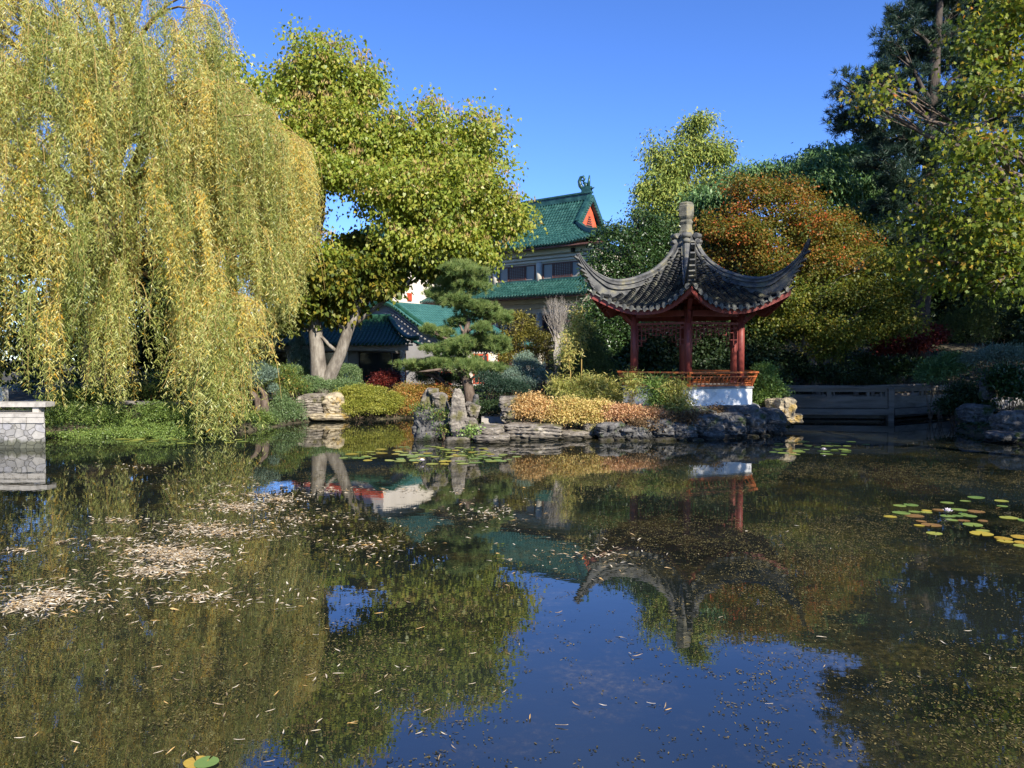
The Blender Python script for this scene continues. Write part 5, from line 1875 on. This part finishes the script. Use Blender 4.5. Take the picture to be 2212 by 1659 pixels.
for i, (bl_, wt, n_, lm) in enumerate([([(1215, 840, 20, 24, 24.0), (1235, 858, 24, 18, 23.6)], 'yellow green dwarf bamboo left of the orange shrubs\' middle', 5500, 'bamboo'),
                                       ([(1262, 838, 22, 28, 23.8), (1275, 862, 26, 18, 23.4)], 'yellow green dwarf bamboo behind the yellow orange shrub', 6000, 'bamboo'),
                                       ([(1298, 842, 24, 26, 23.6), (1318, 864, 22, 14, 23.3)], 'yellow green dwarf bamboo between the yellow orange shrub and the white base', 6000, 'bamboo'),
                                       ([(1362, 822, 8, 18, 22.4), (1368, 845, 10, 16, 22.2)], 'thin dwarf bamboo at the left end of the bench rail', 1800, 'bamboo'),
                                       ([(1420, 842, 14, 26, 21.9), (1424, 868, 18, 18, 21.8)], 'green dwarf bamboo hiding the middle of the shaded base wall', 5500, 'light'),
                                       ([(1456, 848, 22, 32, 21.7), (1464, 876, 28, 18, 21.6)], 'pale yellow dwarf bamboo at the front corner of the white base', 5500, 'bamboo')]):
    shrub('dwarf_bamboo', wt, bl_, int(n_ * .55), .15, .026, lm, 130 + i, 'lance', .16, 8, .15, .55, droop=.5, cat='bamboo', group=bg_, stems=14, stem_mat='twig_gold', sr=.006)
sg = 'autumn shrubs along the island edge'
for i, (bl_, wt, n_, lm) in enumerate([([(1150, 880, 34, 24, 21.8), (1178, 893, 36, 26, 21.6), (1135, 895, 26, 20, 21.6)], 'orange autumn shrub above the long rock ledge', 15000, 'spirea_o'),
                                       ([(1228, 888, 40, 28, 21.7), (1255, 900, 38, 24, 21.5), (1205, 905, 30, 20, 21.4)], 'yellow orange autumn shrub left of the pinkish one', 17000, 'spirea_y'),
                                       ([(1295, 884, 30, 18, 21.9), (1280, 905, 28, 14, 21.5)], 'small yellow autumn shrub touching the pinkish one', 9000, 'spirea_y'),
                                       ([(1335, 892, 32, 16, 21.6), (1365, 895, 30, 14, 21.6), (1320, 902, 20, 12, 21.5)], 'pinkish red autumn shrub at the water side of the white base', 12000, 'spirea_p'),
                                       ([(1415, 897, 34, 12, 21.5), (1440, 902, 20, 9, 21.5)], 'low pale pink shrub at the base corner bamboo', 5500, 'spirea_p'),
                                       ([(1400, 918, 40, 14, 21.1), (1460, 908, 46, 16, 21.3), (1510, 902, 30, 14, 21.5), (1545, 890, 16, 14, 21.8)], 'dry brown shrub trailing over the shaded dark rocks', 7000, 'dry')]):
    shrub('autumn_shrub', wt, bl_, n_, .052, .036, lm, 140 + i, 'oval', .09, 12, .45, .42, group=sg, stems=10)
shrub('fresh_shrub', 'fresh light green shrub right of the white pavilion base', [(1655, 838, 26, 24, 25.2), (1670, 850, 24, 14, 25), (1640, 862, 20, 18, 25), (1650, 810, 18, 24, 25.6)], 9000, .085, .05, 'light', 150)
shrub('water_plant', 'small bright green plant at the edge of the landing slab', [(1020, 935, 10, 9, 20.2)], 350, .07, .05, 'light', 151, stems=3, cat='plant')
shrub('ivy_patch', 'dark ivy over the hollow island rock', [(955, 900, 16, 14, 20.6), (915, 890, 14, 14, 20.8), (960, 930, 10, 8, 20.4)], 1500, .05, .035, 'mixed', 152, stems=3, cat='plant')
shrub('ivy_patch', 'dark ivy bed behind the square layered block', [(1060, 885, 30, 12, 24), (1085, 880, 24, 12, 23.6)], 4000, .06, .04, 'deep', 153, cat='plant')

# ---- right bank planting
for i, (bl_, wt, n_, lm, L_, W_, shp) in enumerate([
        ([(1700, 800, 50, 30, 31.5), (1640, 800, 30, 40, 31), (1670, 830, 40, 20, 30.5)], 'dark fern like shrub behind the bridge, left end', 9000, 'deep', .12, .06, 'oval'),
        ([(1800, 815, 70, 24, 31), (1870, 820, 60, 22, 31)], 'low dark spreading shrub behind the middle of the bridge', 10000, 'deep', .10, .05, 'oval'),
        ([(1950, 745, 60, 22, 33), (1990, 730, 50, 24, 33.5), (1920, 760, 40, 14, 33)], 'dark red maple shrub under the tall pine', 8000, 'red', .11, .09, 'maple'),
        ([(2090, 720, 60, 60, 35), (2140, 700, 50, 70, 35)], 'dark bamboo like thicket behind the red shrub', 9000, 'bamboo_d', .16, .03, 'lance'),
        ([(2150, 770, 50, 18, 26), (2190, 775, 40, 22, 26), (2120, 778, 30, 14, 26)], 'blue grey juniper spray on the shaded bank', 9000, 'juniper', .11, .02, 'rhomb'),
        ([(2030, 800, 34, 22, 27.5), (2060, 790, 30, 26, 27.5), (2010, 815, 26, 14, 27.5)], 'green fern leaved shrub at the end of the bridge', 6000, 'mimosa', .13, .045, 'rhomb'),
        ([(2180, 830, 40, 36, 24), (2210, 850, 40, 34, 23.5)], 'trailing dark ivy shrub beside the stone steps', 8000, 'evergreen', .10, .06, 'oval'),
        ([(2090, 860, 34, 26, 25.5), (2060, 880, 26, 18, 25.3), (2110, 885, 30, 18, 25)], 'low shaded shrub over the water at the bridge end', 7000, 'deep', .10, .05, 'oval'),
        ([(1900, 800, 50, 24, 32.5), (1960, 800, 50, 30, 32), (1850, 790, 40, 24, 33)], 'dark mounded shrub on the slope behind the bridge', 10000, 'evergreen', .12, .05, 'oval'),
        ([(2250, 760, 60, 70, 27), (2220, 700, 50, 50, 29)], 'dark shrub at the frame edge above the steps', 7000, 'deep', .14, .08, 'oval')]):
    shrub('bank_shrub', wt, bl_, n_, L_, W_, lm, 160 + i, shp, .14, 12, group='planting on the shaded right bank')

# ---- ground cover on the banks (countless leaves)
R = np.random.default_rng(180)
n_ = 90000
x, y = R.uniform(-17, 22, n_), R.uniform(18, 46, n_)
d = pond_sd(x, y)
k = (d > .05) & ~((np.abs(y - 26.6) < 1.4) & (x < -9))
x, y = x[k], y[k]
p = np.stack([x, y, ground_z(x, y) + R.uniform(0, .10, len(x))], 1)
o = leaves('ground_cover', p, R.normal(size=p.shape) * np.array([1, 1, .4]), R.normal(size=p.shape) * .5 + np.array([0, 0, 1]), .11, .07, R.uniform(0, 1, len(p)), LM['deep'], None, 'oval')
tag(o, 'low dark ground cover and leaf litter on the garden banks', 'ground cover', kind='stuff')

# ================================================================== on the water
R = np.random.default_rng(190)


def pad_mesh(name, seed):
    rr = np.random.default_rng(seed)
    n_ = 22
    v = [(0, 0, .006)]
    notch = rr.uniform(.12, .3)
    for i in range(n_ + 1):
        t = notch / 2 + (2 * math.pi - notch) * i / n_
        r_ = 1 + .03 * math.sin(3 * t + seed) + .02 * rr.normal()
        v.append((r_ * math.cos(t), r_ * math.sin(t), .006 + .02 * max(0, math.sin(2 * t + seed)) ** 3))
    f = [(0, i, i + 1) for i in range(1, n_ + 1)]
    me = bpy.data.meshes.new(name)
    me.from_pydata(v, [], f)
    at = me.attributes.new('rnd', 'FLOAT', 'FACE')
    base = [.15, .3, .4, .5, .66, .82, .95, .25][seed % 8]
    at.data.foreach_set('value', np.clip(base + rr.normal(size=len(f)) * .02, 0, 1).astype(np.float32))
    me.materials.append(LM['pad'])
    me.update()
    return me


pads_me = [pad_mesh('lily_pad', i) for i in range(8)]


def put_pads(n_, sampler, rmin, rmax, label, group, kinds):
    placed = []
    tries = 0
    while len(placed) < n_ and tries < n_ * 40:
        tries += 1
        u, v = sampler()
        g = G(u, v)
        r_ = R.uniform(rmin, rmax)
        if pond_sd(np.array([g.x]), np.array([g.y]))[0] > -.12:
            continue
        if any((g.x - a) ** 2 + (g.y - b_) ** 2 < (.82 * (r_ + c)) ** 2 for a, b_, c in placed):
            continue
        placed.append((g.x, g.y, r_))
        o = bpy.data.objects.new('lily_pad', pads_me[int(R.choice(kinds))])
        COL.objects.link(o)
        o.location = (g.x, g.y, .004 + .004 * R.uniform())
        o.scale = (r_, r_, r_ * .6)
        o.rotation_euler = (R.normal() * .02, R.normal() * .02, R.uniform(0, 6.28))
        tag(o, label, 'lily pad', group)
    return placed


def ell(u0, v0, a, b_):
    def f():
        t, r_ = R.uniform(0, 6.28), math.sqrt(R.uniform())
        return u0 + a * r_ * math.cos(t), v0 + b_ * r_ * math.sin(t)
    return f


put_pads(84, ell(930, 984, 200, 20), .06, .15, 'green lily pad in the sunlit raft below the tall standing rock', 'lily pads below the standing rock', [0, 1, 2, 3, 1, 2, 4])
put_pads(34, ell(2085, 1115, 170, 42), .06, .135, 'lily pad in the loose green and yellow group near the right frame edge', 'lily pads near the right frame edge', [0, 1, 2, 0, 1, 3, 4, 6, 7, 1])
put_pads(7, ell(2205, 1172, 60, 14), .07, .13, 'yellowing lily pad in the nearest row at the right frame edge', 'nearest lily pads at the right frame edge', [4, 5, 5, 3])
put_pads(34, ell(1770, 968, 120, 17), .07, .15, 'dull green lily pad on the dark water before the bridge', 'lily pads before the bridge', [0, 1, 0, 7])
put_pads(26, ell(380, 953, 150, 8), .08, .16, 'pale flat lily pad along the foot of the trailing hedge', 'lily pads along the hedge', [1, 2, 3])
for (u, v, r_, kd, lb) in [(424, 1648, .066, 5, 'yellow lily pad close to the camera at the bottom edge'), (446, 1650, .064, 0, 'green lily pad overlapping the yellow one at the bottom edge')]:
    g = G(u, v)
    o = bpy.data.objects.new('lily_pad', pads_me[kd])
    COL.objects.link(o)
    o.location = (g.x, g.y, .006 if kd == 5 else .010)
    o.scale = (r_, r_, r_ * .5)
    o.rotation_euler = (0, 0, R.uniform(0, 6))
    tag(o, lb, 'lily pad')

# white water lilies
m, nt, b = new_mat('lily_petal')
b.inputs['Base Color'].default_value = (.78, .70, .72, 1)
b.inputs['Roughness'].default_value = .5
for u, v, lb in [(912, 1000, 'white water lily among the sunlit pads below the standing rock'), (2048, 1112, 'pinkish white water lily among the pads near the right edge'), (1780, 976, 'pale water lily on the dark water before the bridge')]:
    g = G(u, v)
    mb = MB()
    for ring, (n_, tilt, L_) in enumerate([(8, .5, .085), (7, .95, .075), (5, 1.3, .06)]):
        for i in range(n_):
            t = 2 * math.pi * (i + ring * .5) / n_
            o_ = Vector((math.cos(t), math.sin(t), 0))
            sd = Vector((-math.sin(t), math.cos(t), 0))
            dz = o_ * math.cos(tilt) + Vector((0, 0, math.sin(tilt)))
            mb.add([Vector((0, 0, .02)), Vector((0, 0, .02)) + dz * L_ * .55 + sd * .022, Vector((0, 0, .025)) + dz * L_, Vector((0, 0, .02)) + dz * L_ * .55 - sd * .022], [(0, 1, 2, 3)])
    o = mb.build('water_lily', m, None)
    o.location = (g.x, g.y, .01)
    tag(o, lb, 'flower')

# fallen willow leaves: the nearest as separate leaves, the drifted raft as one mass
def leaf_mesh(name, seed, curl):
    rr = np.random.default_rng(seed)
    pts, w_ = [], [0.0, .30, .46, .5, .40, .22, 0.0]
    v, f = [], []
    for i, ww in enumerate(w_):
        t = i / 6 - .5
        bx_ = .035 * math.sin(i * .7 + seed)
        z = curl * (t * t) * 1.2
        v += [(t, bx_ - ww * .13, z + .02 * curl), (t, bx_, z - .03), (t, bx_ + ww * .13, z + .02 * curl)]
    for i in range(6):
        f += [(3 * i, 3 * i + 3, 3 * i + 4, 3 * i + 1), (3 * i + 1, 3 * i + 4, 3 * i + 5, 3 * i + 2)]
    me = bpy.data.meshes.new(name)
    me.from_pydata(v, [], f)
    at = me.attributes.new('rnd', 'FLOAT', 'FACE')
    at.data.foreach_set('value', np.clip(np.full(len(f), [.5, .75, .3, .6, .97, .15][seed % 6]) + rr.normal(size=len(f)) * .04, 0, 1).astype(np.float32))
    me.materials.append(LM['fallen'])
    me.update()
    return me


lms = [leaf_mesh('fallen_leaf', i, c) for i, c in enumerate((.05, .25, .1, .15, .05, .35))]
for i in range(150):
    if i < 95:
        u, v = R.uniform(0, 1000), 1240 + 419 * R.uniform() ** .8
    else:
        u, v = R.uniform(900, 2200), 1080 + 580 * R.uniform()
        if i % 2 and v > 1250:
            v -= 130
    g = G(u, v)
    o = bpy.data.objects.new('fallen_leaf', lms[int(R.integers(0, 6))])
    COL.objects.link(o)
    s_ = R.uniform(.045, .085)
    o.scale = (s_, s_, s_)
    o.location = (g.x, g.y, .012)
    o.rotation_euler = (R.normal() * .12, R.normal() * .1, R.uniform(0, 6.28))
    left = u < 1000
    tag(o, 'narrow fallen willow leaf floating over the tree reflections in the near left water' if left else 'narrow fallen willow leaf floating on the open water below the pavilion', 'leaf',
        'floating willow leaves near left' if left else 'floating willow leaves on open water')

cl_ = []
for (u, v, a, b_, n_) in [(390, 1200, 120, 34, 1500), (330, 1190, 150, 24, 500), (520, 1095, 130, 17, 900), (600, 1080, 70, 10, 250), (260, 1125, 100, 10, 110), (430, 1140, 170, 24, 420), (120, 1290, 150, 40, 600), (60, 1310, 90, 26, 350),
                          (640, 1120, 160, 30, 220), (800, 1180, 250, 60, 200), (500, 1050, 250, 30, 160), (40, 1190, 50, 8, 60), (130, 1172, 34, 6, 50), (300, 1010, 200, 20, 70), (1050, 1110, 160, 40, 160), (1300, 1200, 300, 60, 120), (420, 1290, 350, 50, 260), (900, 1060, 200, 14, 60), (480, 1150, 210, 26, 650), (330, 1235, 160, 24, 450), (560, 1070, 150, 8, 220), (240, 1165, 120, 8, 120), (720, 1060, 160, 12, 120)]:
    t, r_ = R.uniform(0, 6.28, n_), np.abs(R.normal(size=n_)) * .5
    for tt, q in zip(t, r_):
        g = G(u + a * q * math.cos(tt), v + b_ * q * math.sin(tt))
        cl_.append((g.x, g.y, .010))
p = np.array(cl_)
p = p[pond_sd(p[:, 0], p[:, 1]) < -.05]
n_ = len(p)
ang = R.uniform(0, 6.28, n_)
d = np.stack([np.cos(ang), np.sin(ang), R.normal(size=n_) * .12], 1)
p[:, 2] += np.abs(R.normal(size=n_)) * .006
o = leaves('fallen_leaves', p, d, R.normal(size=(n_, 3)) * .25 + np.array([0, 0, 1]), R.uniform(.05, .10, n_), R.uniform(.011, .02, n_), R.uniform(0, 1, n_) ** .8, LM['fallen'], None, 'lance', .3)
tag(o, 'drifted raft of pale fallen willow leaves on the left water', 'fallen leaves', kind='stuff')

# pond weed: drifts of small floating scraps, gathered in little clots
nc = 210000
x, y = R.uniform(-13, 14, nc), 3.4 + 21 * R.uniform(0, 1, nc) ** 1.15
fld = (np.sin(x * .9 + 1.3 * np.sin(y * .5)) + np.sin(y * 1.35 + .9 * np.sin(x * .7) + 1) + .8 * np.sin(x * 2.3 - y * 1.7 + 2) + .6 * np.sin(x * 4.1 + y * 3.3) + .5 * np.sin(x * 7.3 - y * 6.1 + 1)) / 3.9
dens = sstep(-.35, .55, fld)
clear = np.exp(-((x - .5) / 1.7) ** 2 - ((y - 5.0) / 2.4) ** 2)
dens = np.maximum(dens * (1 - 1.05 * clear), .04)
dens *= 1 - .85 * np.exp(-((x + .9) / 2.4) ** 2 - ((y - 12.5) / 1.6) ** 2)
dens *= 1 - .8 * np.exp(-((x - 2.6) / 1.5) ** 2 - ((y - 11.2) / .7) ** 2)
dens *= 1 - .9 * sstep(15.0, 17.5, y)
dens *= 1 - .8 * sstep(-3.5, -5.5, x) * sstep(9, 11, y)
k = (R.uniform(size=nc) < dens * .95)
x, y = x[k], y[k]
k = pond_sd(x, y) < -.1
x, y = x[k], y[k]
rep_ = R.integers(2, 9, len(x))
x, y = np.repeat(x, rep_), np.repeat(y, rep_)
n_ = len(x)
x = x + R.normal(size=n_) * .028
y = y + R.normal(size=n_) * .028
ang = R.uniform(0, 6.28, n_)
p = np.stack([x, y, np.full(n_, .003) + R.uniform(0, .003, n_)], 1)
d = np.stack([np.cos(ang), np.sin(ang), R.normal(size=n_) * .06], 1)
o = leaves('pond_weed', p, d, R.normal(size=(n_, 3)) * .14 + np.array([0, 0, 1]), R.uniform(.008, .030, n_), R.uniform(.005, .013, n_), R.uniform(0, 1, n_), LM['weed'], None, 'speck', .1)
tag(o, 'brown green pond weed scraps floating in drifts on the pond', 'pond weed', kind='stuff')
print('weed', n_)
